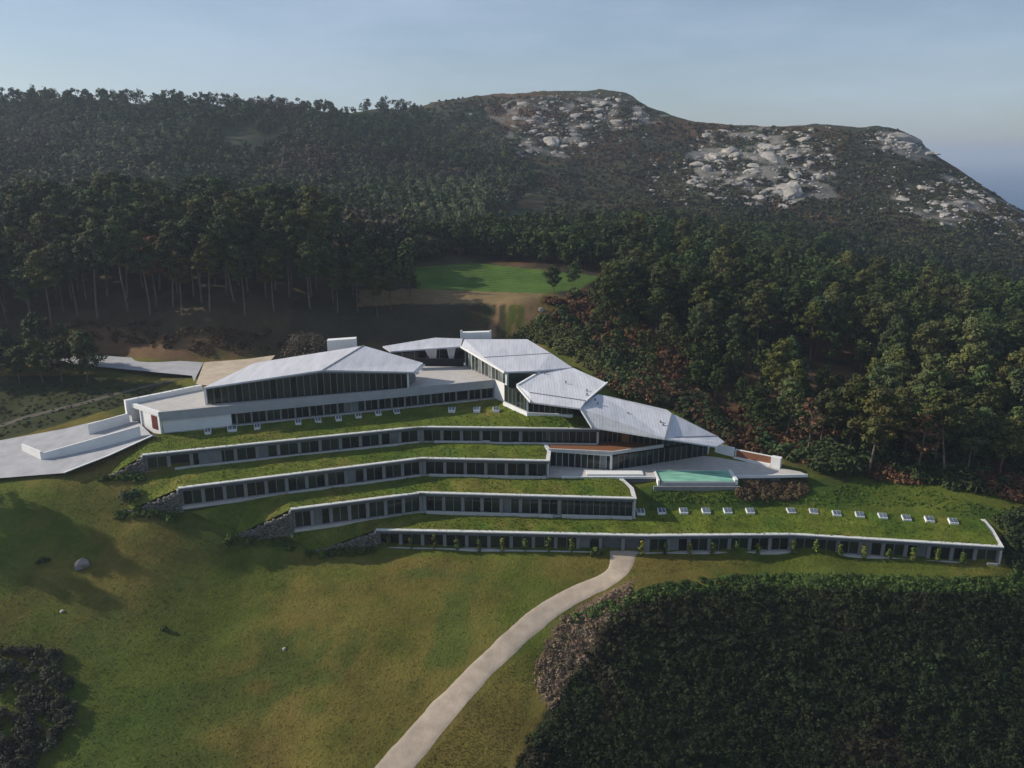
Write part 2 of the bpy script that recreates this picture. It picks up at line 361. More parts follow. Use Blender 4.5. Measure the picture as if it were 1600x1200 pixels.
# the hills behind, by column of the picture: (px, [(py, distance) ...]); the last is the crest
hill = [(-250, [(300, 340), (235, 450), (160, 560)]), (-100, [(305, 340), (238, 450), (158, 560)]), (0, [(310, 340), (240, 440), (160, 560)]), (150, [(312, 340), (243, 440), (160, 570)]), (300, [(322, 340), (252, 440), (165, 580)]),
        (450, [(332, 340), (262, 450), (171, 600)]), (600, [(350, 340), (282, 470), (172, 640)]), (680, [(352, 345), (286, 480), (215, 590), (157, 680)]), (750, [(355, 350), (290, 480), (220, 590), (150, 720)]),
        (870, [(362, 350), (292, 480), (215, 600), (144, 720)]), (980, [(368, 350), (292, 490), (215, 600), (149, 710)]), (1030, [(178, 700)]), (1060, [(370, 370), (290, 500), (225, 600), (188, 690)]), (1120, [(194, 680)]), (1200, [(350, 420), (262, 540), (192, 650)]),
        (1300, [(356, 430), (268, 540), (197, 640)]), (1345, [(204, 630)]), (1390, [(385, 410), (290, 520), (197, 620)]), (1432, [(213, 612)]), (1465, [(246, 600)]), (1505, [(410, 400), (330, 480), (268, 570)]), (1550, [(299, 545)]),
        (1605, [(455, 380), (392, 440), (333, 520)]), (1700, [(430, 420), (395, 480)]), (1850, [(500, 400), (470, 460)])]
for px, rows in hill:
    for py, Y in rows: cy(px, py, Y)
    e = PY(px, rows[-1][0], rows[-1][1])
    cw(e[0] * 1.15, e[1] + 110, e[2] - 32); cw(e[0] * 1.6, e[1] + 450, -110)
for w in [(420, 420, -70), (450, 250, -70), (400, 100, -75), (600, 600, -110), (700, 0, -110), (-700, 500, 90), (-600, 200, 30), (-600, -100, -30), (0, -200, -45), (900, 1300, -120), (-900, 1300, -120), (0, 1400, -120)]: cw(*w)
ctrl = np.array(ctrl)
RC = 5.0
def rbf_fit(pts):
    n = len(pts); d = np.sqrt(((pts[:, None, :2] - pts[None, :, :2]) ** 2).sum(2) + RC * RC)
    A = np.zeros((n + 3, n + 3)); A[:n, :n] = d - np.eye(n) * .15; Q = np.c_[np.ones(n), pts[:, :2] / 100.0]; A[:n, n:] = Q; A[n:, :n] = Q.T
    return np.linalg.solve(A, np.r_[pts[:, 2], np.zeros(3)])
RW = rbf_fit(ctrl)
def rbf(x, y):
    x = np.asarray(x, float).ravel(); y = np.asarray(y, float).ravel(); out = np.zeros(len(x)); n = len(ctrl)
    for i in range(0, len(x), 8000):
        a, b = x[i:i + 8000], y[i:i + 8000]
        d = np.sqrt((a[:, None] - ctrl[None, :, 0]) ** 2 + (b[:, None] - ctrl[None, :, 1]) ** 2 + RC * RC)
        out[i:i + 8000] = d @ RW[:n] + RW[n] + RW[n + 1] * a / 100 + RW[n + 2] * b / 100
    return out
def axis(segs):
    out = [segs[0][0]]
    for a, b, s0, s1 in segs:
        x = a
        while x < b - 1e-6:
            s = s0 + (s1 - s0) * (x - a) / (b - a); x = min(b, x + s); out.append(x)
    return np.array(out)
GX = axis([(-1000, -300, 26, 7), (-300, -105, 7, 1.0), (-105, 105, .85, .85), (105, 300, 1.0, 6), (300, 1000, 6, 26)])
GY = axis([(-200, 80, 14, 1.2), (80, 216, .85, .85), (216, 320, 1.0, 2.2), (320, 760, 2.4, 4.5), (760, 1500, 5, 30)])
XX, YY = np.meshgrid(GX, GY)
ZZ = rbf(XX, YY).reshape(XX.shape)
far = sstep(290, 480, YY)
ZZ += far * (fbm(XX, YY, 60, 3, 5) * 5.0 + fbm(XX, YY, 14, 9, 3) * 1.6)
near = 1 - far
inside = (np.abs(XX) < 105) & (YY > 124) & (YY < 192)
ZZ += near * np.where(inside, .02, 1.0) * (fbm(XX, YY, 18, 21, 4) * .55 + fbm(XX, YY, 3.2, 31, 2) * .12)
ZZ = np.maximum(ZZ, -118)
def terr(x, y):
    x = np.asarray(x, float); y = np.asarray(y, float)
    i = np.clip(np.searchsorted(GX, x) - 1, 0, len(GX) - 2); j = np.clip(np.searchsorted(GY, y) - 1, 0, len(GY) - 2)
    fx = np.clip((x - GX[i]) / (GX[i + 1] - GX[i]), 0, 1); fy = np.clip((y - GY[j]) / (GY[j + 1] - GY[j]), 0, 1)
    return (ZZ[j, i] * (1 - fx) + ZZ[j, i + 1] * fx) * (1 - fy) + (ZZ[j + 1, i] * (1 - fx) + ZZ[j + 1, i + 1] * fx) * fy
def march(px, py, t0=90, t1=1300):
    """first point of the terrain under each picture position; nan where none"""
    px = np.asarray(px, float); py = np.asarray(py, float)
    dx = (px - 800) / FPX; dy = (py - 600) / FPX
    D = np.stack([dx, CP - dy * SP, -(SP + dy * CP)], 1); n = len(px)
    hit = np.full(n, np.nan); lo = np.full(n, float(t0)); t = float(t0)
    while t < t1:
        t2 = t * 1.006 + .2
        p = D * t2; below = np.isnan(hit) & (CAM[2] + p[:, 2] < terr(p[:, 0], p[:, 1]))
        hit[below] = t2; lo[below] = t
        t = t2
        if not np.isnan(hit).any(): break
    hi = hit.copy(); ok = ~np.isnan(hit)
    for _ in range(8):
        mid = (lo + hi) / 2; p = D * mid[:, None]; b = CAM[2] + p[:, 2] < terr(p[:, 0], p[:, 1])
        hi = np.where(b, mid, hi); lo = np.where(b, lo, mid)
    R = CAM + D * hi[:, None]; R[~ok] = np.nan
    return R
def in_poly(px, py, poly):
    px = np.asarray(px); py = np.asarray(py); r = np.zeros(len(px), bool); n = len(poly)
    for i in range(n):
        x1, y1 = poly[i]; x2, y2 = poly[(i + 1) % n]
        c = ((y1 > py) != (y2 > py)) & (px < (x2 - x1) * (py - y1) / (y2 - y1 + 1e-12) + x1); r ^= c
    return r
def project(x, y, z):
    X = x - CAM[0]; Y = y - CAM[1]; Z = z - CAM[2]
    zc = Y * CP - Z * SP; yc = Y * SP + Z * CP
    zc = np.where(zc < 1, 1, zc)
    return 800 + FPX * X / zc, 600 - FPX * yc / zc
def pix_sample(poly, n, seed=0):
    r = np.random.default_rng(seed); a = np.array(poly, float); lo, hi = a.min(0), a.max(0); out = np.zeros((0, 2))
    while len(out) < n:
        q = lo + (hi - lo) * r.random((n * 2, 2)); out = np.r_[out, q[in_poly(q[:, 0], q[:, 1], poly)]]
    return out[:n]

# colour of the ground by zone (grass, heath, soil; some zones have shade painted in)
GRASS = np.array([.084, .104, .017]); DRY = np.array([.155, .118, .030]); LUSH = np.array([.045, .080, .014]); HEATH = np.array([.045, .046, .026]); FERN = np.array([.105, .062, .034])
SOIL = np.array([.20, .12, .065]); LITTER = np.array([.036, .032, .020]); FIELD = np.array([.082, .145, .027]); ROCK = np.array([.27, .25, .225]); STRAW = np.array([.19, .135, .085])
def mixc(c, d, w): return c * (1 - w[..., None]) + d * w[..., None]
ROCKY = [[(760, 150), (990, 150), (1040, 182), (960, 215), (900, 240), (800, 240), (780, 190)], [(1085, 210), (1180, 192), (1290, 200), (1320, 250), (1290, 310), (1180, 330), (1080, 300)],
         [(1350, 205), (1400, 196), (1450, 225), (1470, 250), (1400, 235)], [(1400, 280), (1500, 265), (1610, 335), (1610, 380), (1480, 360), (1400, 320)]]
def ground_color(x, y, z):
    x = np.asarray(x, float); y = np.asarray(y, float); px, py = project(x, y, z)
    sh = x.shape; f = lambda poly: in_poly(px.ravel(), py.ravel(), poly).reshape(sh).astype(float)
    n1 = fbm(x, y, 30, 41, 4); n2 = fbm(x, y, 9, 51, 4); n3 = fbm(x, y, 70, 61, 3); n4 = fbm(x, y, 2.6, 71, 3)
    c = np.broadcast_to(GRASS, sh + (3,)).copy()
    c = mixc(c, DRY, sstep(-.25, .35, n1 * .8 + n2 * .5 + n4 * .2 + .10) * .85)
    c = mixc(c, LUSH, sstep(.05, .5, n2 + n3 * .6 + n4 * .3) * .7)
    c = mixc(c, SOIL * .55, sstep(.35, .75, n1 - n2 * .5) * .25)
    # hotel slope: fresh turf
    turf = ((y > 129) & (y < 172) & (x < 100)).astype(float) * sstep(-75, -50, x)
    c = mixc(c, np.array([.095, .118, .018]), turf * .75)
    c = mixc(c, LUSH, f([(1000, 760), (1260, 745), (1380, 745), (1580, 800), (1540, 812), (1010, 800)]) * sstep(-.4, .2, n2 + .1))
    # woodland floor left and right
    wl_ = sstep(186, 194, y) * (1 - sstep(-16, -8, x)) * (1 - sstep(300, 330, y))
    c = mixc(c, LITTER * np.array([1.9, 1.6, 1.4]), wl_)
    wr_ = sstep(40, 52, x + (y - 150) * .6 - 10 + n1 * 6) * sstep(144, 150, y + n2 * 3) * (1 - sstep(330, 360, y))
    c = mixc(c, mixc(np.broadcast_to(LITTER, sh + (3,)), FERN, sstep(-.1, .3, n2)), np.clip(wr_, 0, 1))
    # brown bank above the forecourt, cut bank behind the canopy
    c = mixc(c, SOIL * .75, f([(100, 505), (240, 520), (330, 528), (400, 545), (345, 566), (180, 556), (60, 540)]) * sstep(-.5, .1, n2))
    c = mixc(c, LITTER * 1.2, f([(560, 478), (790, 474), (790, 535), (540, 535)]) * .8)  # dark litter colour stands in for the shade on the cut bank
    c = mixc(c, SOIL * 1.15, f([(765, 474), (850, 466), (862, 500), (845, 530), (760, 528)]) * sstep(-.15, .3, fbm(x * 3, z * .6 + y * .3, 4, 81, 3) + .05))
    c = mixc(c, LITTER * 1.3, f([(460, 470), (640, 420), (640, 530), (440, 545)]) * .8)  # shade below the pine stand painted as dark litter
    # fields
    rowl = (.82 + .18 * np.sin((x * .35 + y) * 2.6 + 2 * n2))[..., None]
    c = mixc(c, FIELD * rowl * (1 + .25 * n2[..., None]), f([(610, 430), (650, 418), (735, 411), (800, 417), (940, 432), (905, 452), (850, 459), (660, 452)]))
    c = mixc(c, np.array([.21, .145, .075]), f([(560, 452), (640, 451), (850, 459), (835, 476), (640, 474), (560, 480)]) * .85)
    # gully on the left, its deep shade put into the colour; scrub
    c = mixc(c, np.array([.030, .040, .016]), f([(-80, 590), (150, 585), (220, 600), (280, 592), (200, 632), (0, 690), (-80, 700)]) * .9)
    # scrub and straw around the thicket
    c = mixc(c, STRAW, f([(850, 968), (930, 935), (990, 905), (995, 970), (930, 1045), (860, 1120), (835, 1060)]) * sstep(-.35, .15, n2 + .1))
    c = mixc(c, np.array([.022, .030, .014]), f([(1000, 940), (1100, 922), (1600, 922), (1900, 922), (1900, 1300), (760, 1300), (880, 1050)]) * .95)  # thicket floor, darkened for the shade on that slope
    # heath of the hills, rock on the crests
    fh = sstep(300, 345, y + n3 * 15)
    hc = mixc(np.broadcast_to(HEATH, sh + (3,)), FERN * .8, sstep(.05, .5, n3 + n2 * .4))
    hc = mixc(hc, np.array([.030, .042, .020]), sstep(.0, .45, n1 + n4 * .3))
    rk = np.zeros(sh)
    for poly, a in zip(ROCKY, (.02, .12, .14, -.04)):
        m_ = in_poly((px + 34 * fbm(x, y, 38, 201, 3)).ravel(), (py + 22 * fbm(x, y, 38, 202, 3)).ravel(), poly).reshape(sh).astype(float); rk = np.maximum(rk, m_ * sstep(.18 - a, .5 - a, fbm(x, y, 11, 91, 4) + .1))
    hc = mixc(hc, ROCK * .8, rk * .75)
    c = mixc(c, hc, fh)
    return c * (1 + .12 * n4[..., None])
COL = ground_color(XX, YY, ZZ)
ny, nx = XX.shape
idx = np.arange(ny * nx).reshape(ny, nx)
FQ = np.stack([idx[:-1, :-1], idx[:-1, 1:], idx[1:, 1:], idx[1:, :-1]], -1).reshape(-1, 4)
g = bpy.data.objects.new('ground', mesh_np('ground', np.stack([XX, YY, ZZ], -1).reshape(-1, 3), FQ, COL.reshape(-1, 3), 'ground', True))
link(g); tag(g, kind='structure')
sx = np.linspace(-14000, 14000, 29); sy = np.linspace(-2000, 26000, 29)
SXX, SYY = np.meshgrid(sx, sy); si = np.arange(29 * 29).reshape(29, 29)
sea = bpy.data.objects.new('sea', mesh_np('sea', np.stack([SXX, SYY, SXX * 0 - 75.0], -1).reshape(-1, 3), np.stack([si[:-1, :-1], si[:-1, 1:], si[1:, 1:], si[1:, :-1]], -1).reshape(-1, 4), None, 'sea_water'))
link(sea); tag(sea, kind='structure')

# ------------------------------------------------------------------ lofted sheets
def loft(name, pairs, mat, parent=None, step=.8, across=9, noise=0.0, kind=None, color=None, edge=True):
    F_ = []; B_ = []
    for i in range(len(pairs) - 1):
        (f0, b0), (f1, b1) = pairs[i], pairs[i + 1]
        n = max(1, int(np.linalg.norm(np.asarray(f1)[:2] - np.asarray(f0)[:2]) / step))
        for k in range(n):
            t = k / n; F_.append(np.asarray(f0) * (1 - t) + np.asarray(f1) * t); B_.append(np.asarray(b0) * (1 - t) + np.asarray(b1) * t)
    F_.append(np.asarray(pairs[-1][0])); B_.append(np.asarray(pairs[-1][1]))
    F_ = np.array(F_); B_ = np.array(B_); ts = np.linspace(0, 1, across)
    V = F_[:, None] * (1 - ts[None, :, None]) + B_[:, None] * ts[None, :, None]
    if noise:
        w = np.sin(np.pi * ts)[None, :] ** .5 if edge else 1
        V[..., 2] += w * noise * (fbm(V[..., 0], V[..., 1], 2.4, 5, 3) + .9 * fbm(V[..., 0], V[..., 1], 9, 15, 2))
    n, k = V.shape[:2]; ii = np.arange(n * k).reshape(n, k)
    F = np.stack([ii[:-1, :-1], ii[1:, :-1], ii[1:, 1:], ii[:-1, 1:]], -1).reshape(-1, 4)
    V = V.reshape(-1, 3)
    col = color(V[:, 0], V[:, 1], V[:, 2]) if color else None
    o = npobj(name, V, F, mat, parent, True, col)
    if kind: tag(o, kind=kind)
    o_pts = V
    return o, o_pts.reshape(n, k, 3)
def turf_color(x, y, z):
    n2 = fbm(x, y, 7, 151, 4); n4 = fbm(x, y, 1.8, 171, 3); n1 = fbm(x, y, 25, 141, 3)
    c = np.broadcast_to(np.array([.105, .138, .018]), x.shape + (3,)).copy()
    c = mixc(c, np.array([.150, .142, .030]), sstep(.0, .6, n2 * .7 + n4 * .5 + n1 * .3))
    c = mixc(c, np.array([.058, .106, .015]), sstep(.05, .5, -n2 + n4 * .4) * .8)
    return c * (1 + .25 * n4[:, None])
TURF_SAMPLES = []      # (points grid) for the grass tufts

# ------------------------------------------------------------------ the terraced room wings
def bays(root, A, B, n, fl, top, s_from=0.0, s_to=None, pillar=.62, blank=(), curtains=.05, dm=.78, mats=('glass_dark', 'glass_green')):
    _, u, nn, L = seg_frame(A, B); s_to = L if s_to is None else s_to; w = (s_to - s_from) / n
    for k in range(n):
        s = s_from + k * w
        seg_box('pillar', A, B, s - pillar / 2, s + pillar / 2, -dm - .30, -dm + .32, fl, top, 'pillar_concrete', root)
        if k in blank: continue
        h0, h1 = s + pillar / 2 + .03, s + w - pillar / 2 - .03; m = (h0 + h1) / 2
        for (a, b) in ((h0, m - .05), (m + .05, h1)):
            r = random.random()
            pm = 'glass_curtain' if r < curtains else (mats[1] if r < .45 else mats[0])
            seg_box('pane', A, B, a, b, -dm - .05, -dm + .01, fl + .12, top - .03, pm, root)
        seg_box('mullion', A, B, m - .06, m + .06, -dm - .06, -dm + .07, fl + .06, top, 'frame_metal', root)
    seg_box('pillar', A, B, s_to - pillar / 2, s_to + pillar / 2, -dm - .30, -dm + .32, fl, top, 'pillar_concrete', root)

def glazed(root, A, B, n, z0, zta, ztb, mats, d=-.12, mull='frame_metal', s0=0, s1=None):
    L = seg_frame(A, B)[3]; s1 = L if s1 is None else s1
    for k in range(n):
        a, b = s0 + k * (s1 - s0) / n, s0 + (k + 1) * (s1 - s0) / n
        za, zb = zta + (ztb - zta) * a / L, zta + (ztb - zta) * b / L
        seg_box('pane', A, B, a + .06, b - .06, d - .05, d + .01, z0 + .08, 0, random.choice(mats), root, zt=(za, zb))
        seg_box('mullion', A, B, a - .055, a + .055, d - .08, d + .09, z0 + .005, 0, mull, root, zt=(za, za))
def room_wing(label, front, zc, fl, seg_bays, ret, low_wall, blank={}, glz={}):
    """front: plan polyline of the roof edge; ret: the edge going back at the right end as [(x, y, z)]"""
    root = thing('room_wing', (*front[len(front) // 2], fl), label, 'building', 'turf roofed room wings stepping up the slope')
    line = list(front) + [r[:2] for r in ret]; zs = [zc] * len(front) + [r[2] for r in ret]
    ribbon('parapet', line, -.78, 0.0, [z - .20 for z in zs], zs, 'cap_stone', root)
    ribbon('soffit', front, -1.7, -.06, zc - .72, zc - .205, 'dark_concrete', root)  # dark tone stands in for the shade below the roof edge
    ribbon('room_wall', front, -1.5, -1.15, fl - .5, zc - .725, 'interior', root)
    ribbon('floor_slab', front, -1.14, .02, fl - .55, fl, 'paving', root)
    top = zc - .725
    for i, n in enumerate(seg_bays):
        L = seg_frame(front[i], front[i + 1])[3]; e = (L if i < len(seg_bays) - 1 else L - .4)
        if i in glz:
            fr, ng = glz[i]; glazed(root, front[i], front[i + 1], ng, fl, top, top, ['glass_dark', 'glass_green', 'glass_green'], -.7, 'frame_metal', fr * L + .4, e - .3); seg_box('pillar', front[i], front[i + 1], e - .25, e + .2, -1.1, -.3, fl + .005, top, 'concrete', root); e = fr * L
        bays(root, front[i], front[i + 1], n, fl + .005, top, .35 if i == 0 else .5, e, blank=blank.get(i, ()))
    for i, a, b, h, mt in low_wall:
        A, B = front[i], front[i + 1]; L = seg_frame(A, B)[3]
        seg_box('low_wall', A, B, a * L + .1, b * L - .1, .03, .30, fl - .9, fl + h, mt, root)
    seg_box('end_wall', front[0], front[1], -.32, .0, -4.5, .0, fl - 1.5, zc - .345, 'concrete', root)
    last = [front[-1]] + [r[:2] for r in ret]; lz = [zc] + [r[2] for r in ret]
    for i in range(len(last) - 1):
        L = seg_frame(last[i], last[i + 1])[3]
        seg_box('end_wall', last[i], last[i + 1], (.05 if i == 0 else .012), L, -.45, -.12, fl - 2.2, zc, 'concrete', root, zt=(lz[i] - .345, lz[i + 1] - .345))
    return root
def xy(px, py, z): return tuple(P(px, py, z)[:2])
Z1, Z2, Z3, Z4 = 15.7, 12.0, 8.0, 3.4          # roof edges
F1, F2, F3, F4 = 12.4, 8.4, 4.0, 0.0           # floors
W1 = [xy(222, 711, Z1), xy(655, 667, Z1), xy(938, 670, Z1)]
W2 = [xy(278, 763, Z2), xy(658, 716, Z2), xy(859, 720, Z2)]
W3 = [xy(454, 796, Z3), xy(658, 770, Z3), xy(995, 779, Z3)]
W4 = [xy(587, 828, Z4), xy(1010, 837, Z4), xy(1238, 835, Z4), xy(1569, 855, Z4)]
R1 = []
R2 = [(*xy(861, 703, Z2 + .25), Z2 + .25), (*xy(850, 687, Z2 + .5), Z2 + .5)]
R3 = [(*xy(990, 762, Z3 + .15), Z3 + .15), (*xy(972, 746, Z3 + .4), Z3 + .4)]
R4 = [(*xy(1552, 826, Z4 + .5), Z4 + .5), (*xy(1539, 811, Z4 + 1.1), Z4 + 1.1)]
w1 = room_wing('topmost turf-roofed room wing directly below the glazed hall', W1, Z1, F1, [13, 5], R1, [(0, .10, 1.0, .28, 'concrete'), (1, .08, .36, .45, 'concrete'), (1, .36, .99, .25, 'concrete')], {0: (1,)}, {1: (.56, 11)})
w2 = room_wing('second turf-roofed room wing from the top, ending at the pool deck', W2, Z2, F2, [12, 6], R2, [(0, .42, 1.0, .25, 'concrete'), (1, .06, .98, .45, 'concrete')])
w3 = room_wing('third turf-roofed room wing from the top, one above the longest', W3, Z3, F3, [7, 7], R3, [(1, .02, .62, .45, 'concrete'), (1, .655, .985, .5, 'concrete')], {}, {1: (.645, 11)})
w4 = room_wing('lowest and longest turf-roofed room wing where the gravel path ends', W4, Z4, F4, [12, 7, 9], R4, [(0, .04, .80, .12, 'concrete'), (2, .93, .985, .35, 'paving')], {0: (10, 11)})
# the pale shutter panel near the left end of the topmost wing
A, B = W1[0], W1[1]
o = seg_box('shutter_panel', A, B, 9.5, 13.6, -.40, -.30, F1 + .1, Z1 - .8, 'curtain', w1)
tag(o, 'pale closed shutter panel')
# passage wall of the lowest wing where the path arrives
seg_box('passage_wall', W4[0], W4[1], 41, 47.5, -1.12, -1.0, F4 + .01, Z4 - .75, 'dark_concrete', w4)

# lower storey line of the main building and the restaurant's foot
LF = [(-68.1, 146.9), (-3.4, 170.3)]
def turf(root, pairs, across=12):
    o, G = loft('turf_roof', pairs, 'turf', root, .7, across, .22, color=turf_color)
    TURF_SAMPLES.append((root, G))
def fpt(line, x, z): return np.array([x, poly_at(line, x) + .42, z])
def xs_of(a, b, n): return list(np.linspace(a, b, n))
tip1, tip2, tip3, tip4 = P(168, 745, 12.1), P(195, 800, 8.0), P(368, 836, 3.8), P(490, 862, .1)
# topmost wing
x0, x1 = W1[0][0] + .2, W1[-1][0]
pr = [(tip1, P(140, 727, 12.9)), (fpt(W1, x0, Z1 - .07), np.array([-69.6, 146.0, 16.5]))]
for x in xs_of(x0 + 3, -8, 8): pr.append((fpt(W1, x, Z1 - .07), np.array([min(x, -4.5), LF[0][1] + (min(x, -4.5) - LF[0][0]) * .3617 + .4, 16.25])))
pr += [(fpt(W1, -3, Z1 - .07), np.array([-3.0, 170.0, 16.4])), (fpt(W1, 1.5, Z1 - .07), np.array([-1.2, 165.5, 17.0])), (fpt(W1, 5, Z1 - .07), np.array([3.5, 157.8, 17.1])), (fpt(W1, 10, Z1 - .07), np.array([9, 156.6, 17.1])), (fpt(W1, x1, Z1 - .07), np.array([17, 155.6, 17.0]))]
turf(w1, pr, 18)
x0, x1 = W2[0][0] + .2, W2[-1][0] - .3
pr = [(tip2, P(170, 752, 11.6)), (fpt(W2, x0, Z2 - .07), fpt(W1, x0 - 1.5, F1 - .02))]
for x in xs_of(x0 + 4, x1 - 1.0, 8): pr.append((fpt(W2, x, Z2 - .07), fpt(W1, x, F1 - .02)))
pr.append((fpt(W2, x1, Z2 - .07), np.array([R2[1][0] - .3, R2[1][1] + .3, Z2 + .42])))
turf(w2, pr)
x0, x1 = W3[0][0] + .2, W3[-1][0] - .35
pr = [(tip3, P(300, 800, 7.6)), (fpt(W3, x0, Z3 - .07), fpt(W2, x0 - 2, F2 - .02))]
for x in xs_of(x0 + 4, W2[-1][0], 7): pr.append((fpt(W3, x, Z3 - .07), fpt(W2, x, F2 - .02)))
pr += [(fpt(W3, 13, Z3 - .07), np.array([12, 143.9, F2])), (fpt(W3, x1, Z3 - .07), np.array([R3[1][0] - .3, R3[1][1] + .2, Z3 + .32]))]
turf(w3, pr)
x0 = W4[0][0] + .2
pr = [(tip4, P(440, 834, 3.3)), (fpt(W4, x0, Z4 - .07), fpt(W3, x0 - 2, F3 - .02))]
for x in xs_of(x0 + 4, W3[-1][0] - .5, 8): pr.append((fpt(W4, x, Z4 - .07), fpt(W3, x, F3 - .02)))
pr += [(fpt(W4, 25.5, Z4 - .07), np.array([25.5, 138.6, 4.5])), (fpt(W4, 52, Z4 - .07), np.array([52.6, 138.6, 4.7])), (fpt(W4, W4[-1][0] - 4, Z4 - .07), np.array([R4[1][0] - 3, R4[1][1] + .4, 4.55])), (fpt(W4, W4[-1][0] - .4, Z4 - .07), np.array([R4[1][0] - .35, R4[1][1] + .25, 4.45]))]
turf(w4, pr, 14)

# skylights set in the turf
def skylight(root, px, py, z, rot, big=1.0):
    c = P(px, py, z); ca, sa = math.cos(rot), math.sin(rot)
    def q(a, b, h): return (c[0] + a * ca - b * sa, c[1] + a * sa + b * ca, c[2] + h)
    w, d = .74 * big, .74
    V = [q(-w, -d, -.5), q(w, -d, -.5), q(w, d, -.5), q(-w, d, -.5), q(-w, -d, .22), q(w, -d, .22), q(w, d, .52), q(-w, d, .52)]
    o = obj('skylight', V, BOXF, 'white_render', root)
    for a0, a1 in ((-w + .12, -.06), (.06, w - .12)):
        hh = lambda b: .22 + .30 * (b + d) / (2 * d)
        V = []
        for dz in (.005, .06):
            V += [q(a0, -d + .12, hh(-d + .12) + dz), q(a1, -d + .12, hh(-d + .12) + dz), q(a1, d - .12, hh(d - .12) + dz), q(a0, d - .12, hh(d - .12) + dz)]
        obj('pane', V, BOXF, 'skylight_glass', o)
for x, y in [(1001, 801), (1034, 800), (1068, 800), (1103, 800), (1137, 800), (1172, 800), (1236, 800), (1271, 801), (1307, 804), (1343, 806), (1379, 808), (1416, 811), (1452, 813), (1489, 816)]:
    skylight(w4, x, y, 4.35, -.02 if x < 1250 else -.17)
for x in (760, 792, 824): skylight(w2, x, 688, 12.45, 0)
a = math.atan2(16, 49)
for x, y in [(325, 671), (363, 667), (402, 664), (466, 657), (497, 654), (529, 651), (560, 647), (591, 643), (620, 641)]: skylight(w1, x, y + 4, 16.2, a, 1.2 if x == 363 else .8)
for x in (706, 745, 775, 806): skylight(w1, x, 641, 16.35, 0, .95)

# ------------------------------------------------------------------ main building: lower storey, terrace, glazed hall
hall = thing('hall_building', (-35, 165, 16), 'white hall with folded pale metal roof and tall glass front above the wings', 'building')
TZ = 20.5
ribbon('terrace_band', LF, -.35, 0.0, 18.95, TZ + .28, 'band_grey', hall)
seg_box('lower_wall', LF[0], LF[1], .35, 13.0, -.9, -.38, 16.0, 18.94, 'white_render', hall)
Lf = seg_frame(*LF)[3]
seg_box('room_wall', LF[0], LF[1], 13.01, Lf, -1.9, -1.5, 15.5, 19.4, 'interior', hall)
seg_box('plinth', LF[0], LF[1], .4, Lf - .1, -1.45, -.25, 15.0, 16.45, 'concrete', hall)
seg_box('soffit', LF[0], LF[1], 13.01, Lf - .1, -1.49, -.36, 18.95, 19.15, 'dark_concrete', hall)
bays(hall, LF[0], LF[1], 19, 16.46, 18.94, 14.0, Lf - .6, pillar=.34, dm=.85, curtains=.05, blank=(16,))
# terrace deck
plate('terrace_deck', [(*q, TZ) for q in [(-67.9, 147.3), (-3.9, 170.45), (-2.4, 172), (-5, 191), (-42, 191), (-63, 172), (-66.4, 163.6), (-76.2, 153.2)]], .5, 'paving', hall)
# entrance end: sunlit wall with the red door, garage mouth beside it
EA, EB = (-76.4, 152.9), (-68.25, 146.95)
Le = seg_frame(EA, EB)[3]
seg_box('entry_wall', EA, EB, 3.9, Le, -.4, 0, 15.2, 20.0, 'white_render', hall)
seg_box('entry_lintel', EA, EB, 0, Le + .05, -.6, .12, 20.005, TZ + .28, 'white_render', hall)
seg_box('entry_jamb', EA, EB, 3.55, 3.89, -.5, .25, 15.2, 20.0, 'white_render', hall)
seg_box('garage_back', EA, EB, 0, 3.54, -1.9, -1.6, 15.2, 20.0, 'dark_concrete', hall)
seg_box('entry_jamb', EA, EB, -.3, 0, -1.9, .1, 15.2, 20.0, 'white_render', hall)
d = seg_box('door', EA, EB, 7.35, 9.3, .005, .08, 17.0, 19.75, 'red_door', hall)
seg_box('handle', EA, EB, 7.5, 7.62, .085, .14, 18.0, 18.25, 'frame_metal', d)
# long white parapet at the back of the entrance terrace, with its small round drains
PB = [(-77.3, 152.6), (-66.2, 163.7)]
rp = seg_box('back_parapet', PB[0], PB[1], 0, seg_frame(*PB)[3], -.5, .4, 18.5, 21.45, 'white_render', hall)
for k in range(6): seg_box('drain', PB[0], PB[1], 2.5 + k * 2.3, 2.75 + k * 2.3, .0, .22, 21.455, 21.49, 'frame_metal', rp)
# glazed hall
H0, H1 = (-60.8, 152.7), (-22.3, 164.6)
Lh = seg_frame(H0, H1)[3]; sm = Lh * (39.5 - 22.3 + 4.1) / 38.5
sm = Lh * (60.8 - 39.3) / 38.5
def eave(s): return 24.0 + (25.55 - 24.0) * s / sm if s < sm else 25.55 - (25.55 - 23.9) * (s - sm) / (Lh - sm)
NP = 30
for k in range(NP):
    s0, s1 = k * Lh / NP, (k + 1) * Lh / NP
    pm = random.choice(['glass_green', 'glass_green', 'glass_dark'])
    seg_box('pane', H0, H1, s0 + .07, s1 - .07, -.10, -.04, TZ + .1, 0, pm, hall, zt=(eave(s0) - .32, eave(s1) - .32))
    seg_box('mullion', H0, H1, s0 - .06, s0 + .06, -.2, .06, TZ + .01, 0, 'frame_metal' if k % 2 else 'pillar_concrete', hall, zt=(eave(s0) - .31, eave(s0) - .31))
seg_box('corner_post', H0, H1, Lh - .12, Lh + .25, -.3, .1, TZ + .01, eave(Lh) - .2, 'white_render', hall)
seg_box('corner_post', H0, H1, -.5, -.1, -.3, .1, TZ + .01, eave(0) - .2, 'white_render', hall)
seg_box('head_rail', H0, H1, 0.0, sm, -.12, .1, 0, 0, 'frame_metal', hall, zt=(eave(0) - .02, eave(sm) - .02), zb=(eave(0) - .30, eave(sm) - .30))
